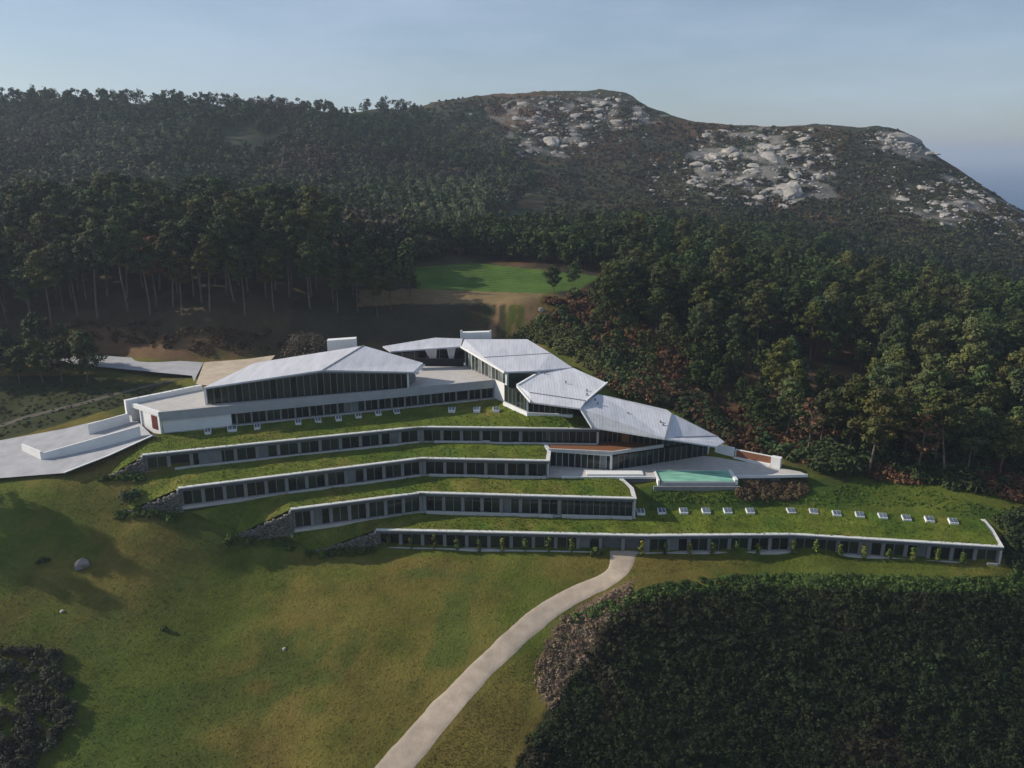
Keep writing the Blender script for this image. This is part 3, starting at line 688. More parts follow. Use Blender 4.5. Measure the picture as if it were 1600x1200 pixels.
seg_box('head_rail', H0, H1, sm + .005, Lh, -.12, .1, 0, 0, 'frame_metal', hall, zt=(eave(sm) - .02, eave(Lh) - .02), zb=(eave(sm) - .30, eave(Lh) - .30))
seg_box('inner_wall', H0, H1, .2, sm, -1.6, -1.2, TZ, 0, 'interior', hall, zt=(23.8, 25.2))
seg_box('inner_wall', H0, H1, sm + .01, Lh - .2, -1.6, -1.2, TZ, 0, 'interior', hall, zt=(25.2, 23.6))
seg_box('side_wall', H1, (-21.2, 170.6), .1, 6.0, -.4, -.1, TZ + .005, 23.7, 'curtain', hall)
seg_box('side_wall', (-58.5, 165.5), H0, 0, 12.6, -.4, -.1, TZ + .005, 23.7, 'white_render', hall)
rA, rB, rC, rD = P(317, 606, 24.35), P(505, 578, 25.9), P(568, 540, 27.2), P(398, 567, 25.2)
rE, rF = P(646, 581, 24.2), P(661, 567, 24.35)
plate('roof_plane', [rA, rB, rC, rD], .32, 'roof_metal', hall)
plate('roof_plane', [rB + np.array([.02, 0, 0]), rE, rF, rC + np.array([.02, 0, 0])], .32, 'roof_metal', hall)
def bar(name, a, b, w, h, mat, parent, dz=0):
    a = np.asarray(a, float); b = np.asarray(b, float); u = (b - a)[:2]; u = u / np.linalg.norm(u); n = np.array([u[1], -u[0]]) * w / 2
    V = []
    for z in (0, h):
        V += [(a[0] + n[0], a[1] + n[1], a[2] + z + dz), (b[0] + n[0], b[1] + n[1], b[2] + z + dz), (b[0] - n[0], b[1] - n[1], b[2] + z + dz), (a[0] - n[0], a[1] - n[1], a[2] + z + dz)]
    return obj(name, V, BOXF, mat, parent)
bar('roof_ridge', rB, rC, .28, .10, 'frame_metal', hall, .004)
bar('gutter', rE + np.array([.25, .1, -.55]), rF + np.array([.25, .1, -.55]), .45, .16, 'white_render', hall)
o = obj('roof_box', [(-42.0, 177.2, 23.5), (-35.6, 178.2, 23.5), (-35.8, 180.2, 23.5), (-42.2, 179.2, 23.5), (-42.0, 177.2, 28.0), (-35.6, 178.2, 28.25), (-35.8, 180.2, 28.25), (-42.2, 179.2, 28.0)], BOXF, 'white_render', hall)
ribbon('rear_wall', [(-24, 173.5), (-36, 176.0), (-56, 168.5)], 0, .4, 16, 23.4, 'white_render', hall)

# ------------------------------------------------------------------ entrance canopy between the hall and the restaurant
can = thing('entrance_canopy', (-18, 183, TZ), 'flat pale canopy with white winged columns linking the two glazed buildings', 'canopy')
cA, cB, cC, cD, cE = P(598, 541, 25.4), P(680, 527.5, 26.9), P(722.5, 529, 26.8), P(720, 541, 25.55), P(610, 549, 24.8)
plate('roof_plane', [cA, cB, cC, cD, cE], .3, 'roof_metal', can)
seg_box('glass_wall', (-30, 187.2), (-11, 187.2), 0, 19, -.2, 0, TZ + .01, 25.0, 'glass_dark', can)
seg_box('dark_screen', (-23, 183.5), (-11.2, 182.8), 0, 11.6, -.3, 0, TZ + .01, 22.3, 'interior', can)
for k, cx in enumerate((-19.4, -14.4)):
    yb = 184.6; w = 1.7 if k == 0 else 1.15
    V = [(cx - .25 + (.9 if k == 0 else 0), yb - .3, TZ + .01), (cx + .25 + (.9 if k == 0 else 0), yb - .3, TZ + .01), (cx + .25 + (.9 if k == 0 else 0), yb + .3, TZ + .01), (cx - .25 + (.9 if k == 0 else 0), yb + .3, TZ + .01),
         (cx - w, yb - .5, 25.05), (cx + w, yb - .5, 25.15), (cx + w, yb + .5, 25.2), (cx - w, yb + .5, 25.2)]
    obj('winged_column', V, BOXF, 'white_render', can)
for k in range(7): seg_box('mullion', (-30, 187.15), (-11, 187.15), .5 + k * 3, .62 + k * 3, .0, .08, TZ + .02, 24.9, 'frame_metal', can)

# ------------------------------------------------------------------ restaurant: two stepped metal roof plates over glass
res = thing('restaurant_building', (5, 170, 17), 'glazed building with two stepped grey metal roofs right of the terrace', 'building')
a1, a2, a3, a4, a5, a6 = P(721, 541, 25.6), P(789, 581, 23.7), P(838, 579, 23.7), P(894, 574, 23.35), P(824, 530, 26.6), P(726, 530, 26.6)
c1, c2 = P(756, 558.5, 24.9), P(861, 552, 25.0)
plate('roof_plane', [a6, a5, c2, c1, a1], .35, 'roof_metal', res)
plate('roof_plane', [c1, c2, a4, a3, a2], .352, 'roof_metal', res)
bar('roof_ridge', c1, c2, .22, .07, 'frame_metal', res, .004)
bar('roof_edge', a1 + np.array([-.12, 0, -.36]), a2 + np.array([-.12, 0, -.36]), .3, .48, 'white_render', res)
b1, b2, b3, b4, b5, b6 = P(843, 582, 23.1), P(809, 602, 22.6), P(827, 613, 22.0), P(915, 626, 21.3), P(948, 598, 22.3), P(895, 574.5, 23.25)
plate('roof_plane', [b1, b6, b5, b4, b3, b2], .4, 'roof_metal', res)
e1, e2 = P(830, 628, 20.7), P(907, 638, 20.2)
plate('roof_apron', [b3 + np.array([0, -.02, -.03]), b4 + np.array([0, -.02, -.03]), e2, e1, b2 + np.array([-.02, -.02, -.03])], .3, 'roof_metal', res)
bar('roof_edge', b2 + np.array([-.15, 0, -.4]), e1 + np.array([-.15, 0, -.2]), .3, .45, 'white_render', res)
bar('roof_edge', b1 + np.array([-.1, .1, -.2]), b2 + np.array([-.1, .1, -.2]), .5, .36, 'white_render', res)
bar('roof_edge', b5 + np.array([.1, 0, -.1]), b4 + np.array([.1, -.1, -.1]), .35, .3, 'white_render', res)
bar('roof_crease', b3, b4, .22, .06, 'frame_metal', res, .01)
# left side wall of the upper part: sunlit glazing on the terrace
SA, SB = (-10.9, 182.4), (-1.2, 166.2)
Ls = seg_frame(SA, SB)[3]
def se(s): return 25.15 + (23.25 - 25.15) * s / Ls
NS = 12
for k in range(NS):
    s0, s1 = k * Ls / NS, (k + 1) * Ls / NS
    seg_box('pane', SA, SB, s0 + .08, s1 - .08, -.1, -.04, TZ + .35, 0, 'glass_curtain' if k % 3 == 1 else 'glass_green', res, zt=(se(s0) - .05, se(s1) - .05))
    seg_box('mullion', SA, SB, s0 - .07, s0 + .07, -.15, .07, TZ + .01, 0, 'concrete', res, zt=(se(s0), se(s0)))
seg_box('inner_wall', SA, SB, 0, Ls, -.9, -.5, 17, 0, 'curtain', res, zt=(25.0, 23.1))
seg_box('base_wall', SA, SB, Ls - 5.2, Ls + .3, -.45, .12, 16.5, TZ + .30, 'white_render', res)
seg_box('corner_post', SA, SB, Ls - .2, Ls + .25, -.4, .13, TZ + .305, 23.3, 'white_render', res)
FA = (-1.0, 165.9); FB = (5.5, 166.2)
seg_box('front_wall', FA, FB, .3, 6.5, -.35, -.1, 16.8, 23.3, 'glass_green', res)
# lower part: glass corner above the turf
G0, G1, G2 = (-1.8, 164.6), (3.2, 157.2), (12.4, 155.6)
ribbon('base_slab', [G0, G1, G2], -.7, .15, 16.6, 17.45, 'white_render', res)
ribbon('inner_wall', [(-1.0, 164.9), (4.1, 158.2), (12.6, 156.6)], -.4, -.1, 17.0, 20.2, 'interior', res)
for (A, B, n) in ((G0, G1, 6), (G1, G2, 8)):
    L = seg_frame(A, B)[3]
    for k in range(n):
        s0, s1 = k * L / n, (k + 1) * L / n
        zt = (21.6 - (.9 * s0 / L if A is G0 else .9), 21.6 - (.9 * s1 / L if A is G0 else .9))
        zt = (zt[0] - .35, zt[1] - .35)
        seg_box('pane', A, B, s0 + .07, s1 - .07, -.32, -.26, 17.46, 0, random.choice(['glass_dark', 'glass_green', 'glass_green']), res, zt=zt)
        seg_box('mullion', A, B, s0 - .06, s0 + .06, -.36, -.2, 17.455, 0, 'frame_metal', res, zt=zt)
seg_box('corner_post', G1, G2, -.25, .15, -.4, -.05, 17.455, 20.4, 'white_render', res)
plate('floor_core', [(-.5, 165, 20.2), (4.4, 158.4, 20.2), (13.5, 157, 20.2), (18, 162, 20.2), (8, 178, 20.2), (0, 178, 20.2)], 4.5, 'interior', res)
obj('roof_box', [(-11.9, 187.0, 25.2), (-5.4, 187.0, 25.2), (-5.4, 188.6, 25.2), (-11.9, 188.6, 25.2), (-11.9, 187.0, 27.7), (-5.4, 187.0, 27.9), (-5.4, 188.6, 27.9), (-11.9, 188.6, 27.7)], BOXF, 'white_render', res)
for x in (-12.15, -5.15): obj('vent_stack', [(x - .22, 186.9, 25.2), (x + .22, 186.9, 25.2), (x + .22, 187.4, 25.2), (x - .22, 187.4, 25.2), (x - .22, 186.9, 28.3), (x + .22, 186.9, 28.3), (x + .22, 187.4, 28.3), (x - .22, 187.4, 28.3)], BOXF, 'white_render', res)
def cone_vent(root, p, r=.16, h=.4):
    n = 8; V = [(p[0] + r * math.cos(t * 2 * math.pi / n), p[1] + r * math.sin(t * 2 * math.pi / n), p[2] + dz) for dz in (-.1, h) for t in range(n)]
    obj('roof_vent', V, [(i, (i + 1) % n, (i + 1) % n + n, i + n) for i in range(n)] + [tuple(range(n, 2 * n))], 'frame_metal', root)
for q in [(848, 580, 23.2), (851, 584, 23.05), (884, 598, 22.6), (917, 611, 21.9), (917, 617, 21.7)]: cone_vent(res, P(*q))

# ------------------------------------------------------------------ pool house
ph = thing('pool_house', (24, 152, 8.7), 'lowest glazed building with faceted grey metal roof beside the pool', 'building')
DZ = 8.7
k1, k2, k3, k4, k5, k6, k7 = P(908, 638, 20.1), P(916, 627, 20.85), P(934, 616, 21.4), P(977, 640, 19.4), P(1050, 646, 18.9), P(1039, 685, 15.9), P(926, 667, 16.7)
plate('roof_plane', [k1, k2, k3, k4, k5, k6, k7], .32, 'roof_metal', ph)
plate('roof_plane', [k3 + np.array([.02, .03, 0]), P(947, 618, 21.0), P(972, 624, 20.2), P(1042, 640, 18.9), k5 + np.array([0, .03, 0]), k4 + np.array([0, .03, 0])], .3, 'roof_metal', ph)
d1, d2, d3, d4 = P(1120, 681, 15.2), P(1057, 683, 15.6), P(1132, 690, 14.4), P(1120, 697.5, 14.1)
plate('roof_plane', [k5 + np.array([.03, 0, 0]), d1, d2, k6 + np.array([.03, .02, 0])], .3, 'roof_metal', ph)
plate('roof_apron', [k6 + np.array([.05, -.03, -.02]), d2 + np.array([0, -.03, -.02]), d1 + np.array([0, -.03, -.02]), d3, d4], .28, 'roof_metal', ph)
bar('roof_ridge', k5, k6, .22, .07, 'frame_metal', ph, .004)
bar('roof_crease', d2, d1, .2, .06, 'frame_metal', ph, .004)
bar('roof_edge', k1 + np.array([-.15, 0, -.35]), k7 + np.array([-.15, 0, -.35]), .35, .5, 'white_render', ph)
for q in [(930, 625, 20.9), (934, 630, 20.6), (981, 647, 18.8), (1032, 660, 17.8), (1036, 665, 17.4)]: cone_vent(ph, P(*q))
# lower storey
L0, L1, L2 = (7.6, 149.6), (19.8, 147.2), (40.6, 155.2)
glazed(ph, L0, L1, 10, DZ, 11.6, 11.6, ['glass_dark', 'glass_green', 'glass_curtain'], mull='concrete')
glazed(ph, L1, L2, 17, DZ, 11.6, 11.6, ['glass_dark', 'glass_dark', 'glass_green'])
ribbon('inner_wall', [L0, L1, L2], -1.4, -1.0, DZ - .8, 11.6, 'interior', ph)
seg_box('corner_post', L0, L1, 11.9, 12.35, -.5, .05, DZ + .005, 11.6, 'white_render', ph)
seg_box('head_beam', L0, L1, 0, 12.3, -.3, .06, 11.605, 11.95, 'white_render', ph)
# balcony on the middle level
plate('balcony_deck', [(7.4, 148.9, 12.4), (19.9, 147.35, 12.4), (30.2, 151.25, 12.4), (24.5, 153.2, 12.4), (8, 153.9, 12.4)], .12, 'timber', ph)
ribbon('balcony_edge', [(7.3, 148.75), (19.85, 147.15), (30.5, 151.3)], -.25, .08, 11.96, 12.62, 'concrete', ph)
# upper storey glass
U0, U1, U2 = (15.6, 153.4), (24.3, 153.0), (30.3, 151.4)
glazed(ph, U0, U1, 9, 12.41, 16.1, 16.6, ['glass_dark', 'glass_green'])
glazed(ph, U1, U2, 5, 12.41, 16.6, 16.5, ['glass_dark', 'glass_green'])
glazed(ph, (30.3, 151.4), L2, 8, 11.96, 16.4, 14.4, ['glass_green', 'glass_green', 'glass_dark'])
ribbon('inner_wall', [(15.5, 154.6), (24.5, 154.2), (30.5, 152.8), (40, 156.5)], -.5, -.1, 11.5, [16.4, 16.8, 16.4, 14.2], 'interior', ph)
seg_box('timber_panel', U0, U1, 6.6, 8.2, .02, .1, 12.42, 15.2, 'timber', ph)
seg_box('end_wall', L2, (42.5, 160), 0, 2.2, -.4, 0, DZ - .5, 12.6, 'white_render', ph)
# window strip in the right part of the top wing is built with its bays; the wing's end post
# ------------------------------------------------------------------ pool terrace and pool
pt = thing('pool_terrace', (36, 147, DZ), 'pale stone pool terrace with white walls below the pool house', 'terrace')
PXL, PXR, PYF, PYB = 29.0, 42.6, 141.9, 147.0
plate('deck', [(6.4, 150.4, DZ), (6.0, 144.2, DZ), (8.0, 143.9, DZ), (28.2, 143.9, DZ), (28.2, 150.3, DZ), (19.8, 147.3, DZ), (7.6, 149.7, DZ)], .35, 'paving', pt)
plate('deck', [(28.205, 147.3, DZ), (43.2, 147.3, DZ), (52.6, 148.7, DZ), (41.2, 156.2, DZ), (40.6, 155.3, DZ), (28.205, 150.5, DZ)], .35, 'paving', pt)
plate('deck', [(43.205, 144.2, DZ), (57.4, 144.9, DZ), (56.6, 146.4, DZ), (52.8, 148.6, DZ), (43.205, 147.25, DZ)], .35, 'paving', pt)
seg_box('deck_edge', (43.2, 144.1), (57.5, 144.8), 0, 14.3, -.1, .16, DZ - .45, DZ + .12, 'white_render', pt)
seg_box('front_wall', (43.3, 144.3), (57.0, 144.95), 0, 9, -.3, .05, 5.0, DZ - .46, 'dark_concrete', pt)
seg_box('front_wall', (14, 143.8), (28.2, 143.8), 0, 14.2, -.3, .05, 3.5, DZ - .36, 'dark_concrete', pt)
seg_box('deck_edge', (9.6, 143.75), (28.25, 143.75), 0, 18.65, -.25, .1, DZ - .355, DZ + .06, 'white_render', pt)
seg_box('sunlit_deck_patch', (14.5, 144.0), (25.5, 144.0), 0, 11, -2.2, -.3, DZ + .005, DZ + .3, 'white_render', pt)  # white slab standing in for a sunlit patch of the deck
# white walls on the right with the timber panel
Q0, Q1 = (41.8, 155.6), (53.0, 148.4)
Lq = seg_frame(Q0, Q1)[3]
seg_box('boundary_wall', Q0, Q1, .2, 4.2, -.5, -.1, DZ + .005, DZ + 2.3, 'white_render', pt)
seg_box('boundary_wall', Q0, Q1, 4.3, Lq - 1.6, -.9, -.5, DZ + .005, DZ + 1.9, 'white_render', pt)
seg_box('timber_panel', Q0, Q1, 4.6, Lq - 1.7, -.49, -.38, DZ + .4, DZ + 1.8, 'timber', pt)
seg_box('bench_base', Q0, Q1, 4.3, Lq - 1.7, -.37, .3, DZ + .005, DZ + .42, 'white_render', pt)
seg_box('boundary_wall', Q0, Q1, Lq - 1.5, Lq + .35, -.8, .5, DZ + .005, DZ + 2.1, 'white_render', pt)
pool = thing('swimming_pool', ((PXL + PXR) / 2, (PYF + PYB) / 2, 5.5), 'turquoise infinity pool sunk in the pale terrace', 'pool')
plate('water', [(PXL - 1.2, PYB + .1, DZ - .16), (PXL - .2, PYF + .1, DZ - .16), (PXR, PYF + .1, DZ - .16), (PXR, PYB + .1, DZ - .16)], .9, 'pool_water', pool)
seg_box('basin_wall', (PXL - .6, PYF), (PXR + .5, PYF), 0, 14.2, -.09, .25, 5.0, DZ - .26, 'band_grey', pool)
seg_box('overflow_ledge', (PXL - 2.0, PYF - .3), (PXR + .8, PYF - .3), 0, 16.4, .0, .5, 5.6, 7.75, 'pillar_concrete', pool)
seg_box('coping', (PXR + .01, PYF), (PXR + .01, PYB), -.1, 5.0, -.05, .55, DZ - .9, DZ + .22, 'white_render', pool)
seg_box('coping', (PXL - 1.4, PYB + .1), (PXR + .5, PYB + .1), 0, 15.4, -.2, .0, DZ - .9, DZ + .02, 'cap_stone', pool)
seg_box('coping', (28.22, 147.0), (28.22, 141.7), 0, 5.3, -.02, .35, 5.5, DZ + .1, 'white_render', pool)

# ------------------------------------------------------------------ drive, forecourt, path and their white walls
def sheet(name, pairs, mat, across=6, up=.05):
    o, G = loft(name, pairs, mat, None, 1.0, across); tag(o, kind='structure'); return o
sheet('driveway', [(P(-60, 756, 12.4), P(-60, 688, 13.5)), (P(0, 747, 12.9), P(0, 688, 14.3)), (P(100, 739, 13.5), P(100, 670, 15.5)), (P(170, 712, 14.9), P(150, 658, 16.4)), (P(238, 681, 16.95), P(205, 648, 17.05))], 'drive_paving', 14)
k0 = [P(100, 739, 13.55), P(170, 712, 14.95), P(238, 681, 17.0)]
kb = thing('kerb', k0[0], 'thin white kerb along the outer edge of the drive', 'kerb')
for i in range(2): bar('kerb_stone', k0[i], k0[i + 1], .35, .16, 'white_render', kb, -.02)
kb2 = thing('drive_wall', (-87.7, 139.4, 13.4), 'low white wall bent around the foot of the ramp', 'wall')
rw = [(-93.8, 143.8, 13.9), (-87.7, 139.4, 13.6), (-71.2, 144.8, 16.8)]
for i in range(2):
    A, B = rw[i], rw[i + 1]; L = seg_frame(A, B)[3]
    seg_box('wall_panel', A, B, 0 if i == 0 else .05, L, -.35, 0, 0, 0, 'white_render', kb2, zt=(A[2] + 1.5, B[2] + 1.9), zb=(A[2] - 1, B[2] - 1))
kb3 = thing('drive_wall', (-82.9, 148.5, 15.4), 'straight white wall behind the ramp beside the garage mouth', 'wall')
seg_box('wall_panel', (-83.2, 148.6), (-76.6, 152.4), 0, 7.5, -.35, 0, 0, 0, 'white_render', kb3, zt=(17.7, 18.8), zb=(14.5, 16))
sheet('forecourt', [(P(-40, 557, 21.95), P(-40, 543, 22.1)), (P(20, 560, 21.7), P(20, 545, 22)), (P(165, 574, 21.15), P(180, 557, 21.3)), (P(300, 587, 20.95), P(315, 566, 21.0)), (P(303, 596, 20.92), P(318, 566, 21.0))], 'drive_paving', 8)
sheet('sand_court', [(P(306, 600, 20.9), P(319, 566, 21.02)), (P(330, 603, 20.9), P(385, 561, 21.15)), (P(400, 590, 20.9), P(430, 555, 21.3))], 'sand_road', 8)
pl = [(950, 861), (951, 882), (933, 899), (882, 920), (832, 950), (790, 985), (755, 1018), (722, 1050), (662, 1110), (572, 1210)]
prr = [(998, 861), (986, 894), (957, 917), (907, 942), (868, 968), (835, 995), (806, 1022), (776, 1050), (722, 1110), (642, 1210)]
PLm = march([p[0] for p in pl], [p[1] for p in pl]); PRm = march([p[0] for p in prr], [p[1] for p in prr])
def smooth_line(pts, n=150):
    pts = np.asarray(pts); m = len(pts); out = []
    for t in np.linspace(0, m - 1.0001, n):
        i = int(t); f = t - i; p0, p1, p2, p3 = pts[max(i - 1, 0)], pts[i], pts[i + 1], pts[min(i + 2, m - 1)]
        out.append(.5 * ((2 * p1) + (-p0 + p2) * f + (2 * p0 - 5 * p1 + 4 * p2 - p3) * f ** 2 + (-p0 + 3 * p1 - 3 * p2 + p3) * f ** 3))
    return np.array(out)
LL, RR = smooth_line(PLm), smooth_line(PRm)
jl = fbm(LL[:, 1], LL[:, 0], 2.4, 3, 3) * .28; jr = fbm(RR[:, 1], RR[:, 0], 2.4, 13, 3) * .28
LL[:, 0] += jl; RR[:, 0] += jr
ts = np.linspace(0, 1, 12); V = LL[:, None] * (1 - ts[None, :, None]) + RR[:, None] * ts[None, :, None]
V[..., 2] = terr(V[..., 0], V[..., 1]) + .09 - .16 * (np.abs(ts - .5)[None, :] * 2) ** 6
ii = np.arange(V.shape[0] * 12).reshape(-1, 12)
o = npobj('path', V.reshape(-1, 3), np.stack([ii[:-1, :-1], ii[:-1, 1:], ii[1:, 1:], ii[1:, :-1]], -1).reshape(-1, 4)[:, ::-1], 'gravel', None, True); tag(o, kind='structure')

tl = march([-20, 60, 130, 190, 240, 285], [668, 645, 628, 612, 600, 590])
tr = march([-20, 60, 130, 190, 240, 285], [674, 650, 633, 616, 603, 592])
TL, TR = smooth_line(tl, 50), smooth_line(tr, 50); ts = np.linspace(0, 1, 5); V = TL[:, None] * (1 - ts[None, :, None]) + TR[:, None] * ts[None, :, None]; V[..., 2] = terr(V[..., 0], V[..., 1]) + .08
ii = np.arange(V.shape[0] * 5).reshape(-1, 5)
o = npobj('track', V.reshape(-1, 3), np.stack([ii[:-1, :-1], ii[:-1, 1:], ii[1:, 1:], ii[1:, :-1]], -1).reshape(-1, 4)[:, ::-1], 'track_soil', None, True); tag(o, kind='structure')
# ------------------------------------------------------------------ foliage building blocks
def cards(Pc, N, size, r, asp=1.5, tri=False):
    """kite-shaped leaf faces at Pc, facing N"""
    N = N / (np.linalg.norm(N, axis=1, keepdims=True) + 1e-9); n = len(Pc)
    a = r.normal(size=(n, 3)); U = np.cross(N, a); U /= np.linalg.norm(U, axis=1, keepdims=True) + 1e-9; Vv = np.cross(N, U)
    s = size[:, None]
    if tri:
        V = np.stack([Pc - U * s * .6 * asp, Pc + U * s * .45 - Vv * s * .55, Pc + U * s * .35 + Vv * s * .55], 1).reshape(-1, 3)
        return V, np.arange(n * 3).reshape(n, 3)
    V = np.stack([Pc - U * s * .5 * asp, Pc - Vv * s * .42 - U * s * .1, Pc + U * s * .5 * asp, Pc + Vv * s * .42 + U * s * .1], 1).reshape(-1, 3)
    return V, np.arange(n * 4).reshape(n, 4)
def sphere_dirs(n, r):
    a = r.normal(size=(n, 3)); return a / np.linalg.norm(a, axis=1, keepdims=True)
def clump_cards(centers, radii, per, size, r, flat=.7, up=.45, base=(.04, .06, .02), cvar=.3):
    Pc = []; N = []; sz = []; col = []
    for c, R in zip(centers, radii):
        d = sphere_dirs(per, r); rad = R * (.35 + .8 * r.random(per) ** .8)
        p = c + d * rad[:, None] * np.array([1, 1, flat]); Pc.append(p)
        N.append(d + np.array([0, 0, up]) + r.normal(size=(per, 3)) * .35)
        sz.append(size * (.65 + .7 * r.random(per)))
        k = 1 + cvar * (r.random() * 2 - 1); hue = r.normal(size=3) * .06
        col.append(np.array(base)[None] * k * (1 + hue)[None] * (1 + .35 * (r.random((per, 1)) - .5)))
    Pc = np.concatenate(Pc); N = np.concatenate(N); sz = np.concatenate(sz); col = np.concatenate(col)
    V, F = cards(Pc, N, sz, r)
    return V, F, np.repeat(np.clip(col, .003, 1), 4, axis=0)
def tube(path, radii, n=6):
    path = np.asarray(path, float); V = []; F = []
    for i, p in enumerate(path):
        t = path[min(i + 1, len(path) - 1)] - path[max(i - 1, 0)]; t = t / np.linalg.norm(t)
        a = np.array([1, 0, 0]) if abs(t[0]) < .8 else np.array([0, 1, 0]); u = np.cross(t, a); u /= np.linalg.norm(u); v = np.cross(t, u)
        for k in range(n): V.append(p + radii[i] * (u * math.cos(2 * math.pi * k / n) + v * math.sin(2 * math.pi * k / n)))
    for i in range(len(path) - 1):
        for k in range(n): F.append((i * n + k, i * n + (k + 1) % n, (i + 1) * n + (k + 1) % n, (i + 1) * n + k))
    return np.array(V), np.array(F)
def join(parts):
    V = []; F = []; o = 0
    for v, f in parts: V.append(v); F.append(f + o); o += len(v)
    return np.concatenate(V), np.concatenate(F)
PROTO = {}
def make_tree(key, seed, H, crown0, spread, nlimb, base, trunk_r=.22, per=80, size=.42, flat=.62, crad=(.9, 1.5), lean=.04, top_round=.8):
    r = np.random.default_rng(seed); L = r.normal(size=2) * lean * H
    zs = np.linspace(0, 1, 7); bend = r.normal(size=2) * .025 * H
    path = np.stack([L[0] * zs ** 1.4 + bend[0] * np.sin(zs * 3.1), L[1] * zs ** 1.4 + bend[1] * np.sin(zs * 3.1), zs * H * .96], 1)
    path[0, 2] = -.8
    parts = [tube(path, trunk_r * (1.15 - .95 * zs), 7)]
    at = lambda f: np.array([np.interp(f, zs, path[:, k]) for k in range(3)])
    cen = []; rad = []
    for k in range(nlimb):
        f = crown0 + (1 - crown0) * (k + r.random() * .8) / nlimb; f = min(f, .97)
        p0 = at(f); rel = (f - crown0) / (1 - crown0)
        reach = spread * (1 - rel ** 2.2 * top_round) * (.55 + .6 * r.random()) * (.75 + .5 * min(1, rel * 3))
        az = k * 2.4 + r.random() * 1.2; rise = .15 + .35 * r.random()
        p1 = p0 + np.array([math.cos(az) * reach, math.sin(az) * reach, reach * rise])
        pm = (p0 + p1) / 2 - np.array([0, 0, .06 * reach])
        parts.append(tube([p0, pm, p1], [trunk_r * .32, trunk_r * .22, trunk_r * .08], 4))
        cen.append(p1); rad.append(crad[0] + (crad[1] - crad[0]) * r.random())
        if reach > 1.2:
            cen.append(p0 * .45 + p1 * .55 + r.normal(size=3) * .35 + np.array([0, 0, .3])); rad.append(crad[0] + (crad[1] - crad[0]) * r.random() * .7)
    for k in range(3): cen.append(at(1) + r.normal(size=3) * np.array([.5, .5, .35])); rad.append(crad[0] * (.7 + .4 * r.random()))
    tv, tf = join(parts); cv, cf, cc = clump_cards(cen, rad, per, size, r, flat, .5, base, .32)
    PROTO[key] = (mesh_np(key + '_trunk', tv, tf, None, 'bark', True), mesh_np(key + '_crown', cv, cf, cc, 'foliage'), H)
PINE = (.036, .053, .014); PINE2 = (.050, .066, .018); PALE = (.068, .084, .030); BROWN = (.13, .065, .032)
for s in range(5): make_tree('tall_pine%d' % s, 100 + s, 19 + s * .5, .50 + .03 * (s % 3), 3.4, 28, PINE if s % 2 else PINE2, .24, 72, .40, .55, (.75, 1.5))
for s in range(6): make_tree('wood_pine%d' % s, 200 + s, 13.0 + s * .6, .30 + .04 * (s % 3), 2.6 + .3 * (s % 4), 28, [PINE, PINE2, (.045, .062, .024)][s % 3], .2, 70, .36, .6, (.65, 1.35))
for s in range(3): make_tree('round_pine%d' % s, 300 + s, 9.5 + s, .28, 2.7, 18, PINE, .17, 84, .36, .7, (.8, 1.4), .06)
for s in range(2): make_tree('pale_pine%d' % s, 400 + s, 15 + s, .38, 3.2, 20, PALE, .2, 80, .42, .6, (.9, 1.5))
make_tree('brown_pine', 500, 16, .45, 2.7, 18, BROWN, .2, 30, .5, .5, (.8, 1.2))
make_tree('bare_tree', 510, 11, .35, 2.4, 16, (.10, .068, .045), .18, 14, .4, .5, (.7, 1.0))

def put_tree(key, x, y, sc, rot, label, group, name='pine_tree', sink=0, lean=(0, 0)):
    z = float(terr(x, y)) - sink
    t = thing(name, (x, y, z), label, 'tree', group)
    t.rotation_euler = (lean[0], lean[1], rot); t.scale = (sc, sc, sc)
    tm, cm, H = PROTO[key]
    for nm, me in (('trunk', tm), ('crown', cm)):
        o = bpy.data.objects.new(nm, me); C.objects.link(o); o.parent = t
    return t
def poisson(poly, d, seed, maxn=4000, jit=None):
    r = np.random.default_rng(seed); a = np.array(poly, float); lo, hi = a.min(0), a.max(0); pts = []
    grid = {}
    Q = lo + (hi - lo) * r.random((30000, 2)); Q = Q[in_poly(Q[:, 0], Q[:, 1], poly)]
    for p in Q:
        k = (int(p[0] // d), int(p[1] // d)); ok = True
        for i in (-1, 0, 1):
            for j in (-1, 0, 1):
                for q in grid.get((k[0] + i, k[1] + j), ()):
                    if (q[0] - p[0]) ** 2 + (q[1] - p[1]) ** 2 < d * d: ok = False
        if ok:
            pts.append(p); grid.setdefault(k, []).append(p)
            if len(pts) >= maxn: break
    return pts

# ------------------------------------------------------------------ the woods
rt = random.Random(11)
left_poly = [(-215, 193), (-150, 198), (-118, 200), (-62, 202), (-44, 204), (-31, 210), (-27, 224), (-36, 247), (-60, 262), (-225, 262)]
right_poly = [(30, 176), (46, 163), (58, 156), (72, 150), (100, 146), (130, 150), (175, 200), (210, 300), (40, 300), (36, 250), (22, 215), (20, 195)]
small_poly = [(-128, 173), (-96, 172), (-91, 177), (-100, 183), (-130, 184)]
trees = []
for p in poisson(left_poly, 5.2, 1): trees.append((p[0], p[1], 'tall_pine%d' % rt.randrange(5), (.82 + .34 * rt.random()) * (.64 if p[0] > -52 else 1), 'L'))
for p in poisson(right_poly, 4.7, 2):
    n = float(fbm(p[0], p[1], 25, 77, 2))
    if p[1] < 215 and n > .42 and p[0] < 75: continue
    if math.hypot((p[0] - 74) / 13, (p[1] - 188) / 13) < 1: continue              # the dark clearing
    if p[1] < 205 and p[0] < 45 and rt.random() < .45: continue
    pale = p[0] > 78 and p[1] < 205 and rt.random() < .55
    key = ('pale_pine%d' % rt.randrange(2)) if pale else 'wood_pine%d' % rt.randrange(6)
    sc = .62 + .55 * rt.random()
    if p[0] < 60 and p[1] < 200: sc *= .72
    trees.append((p[0], p[1], key, sc, 'R'))
scored = []; off = []
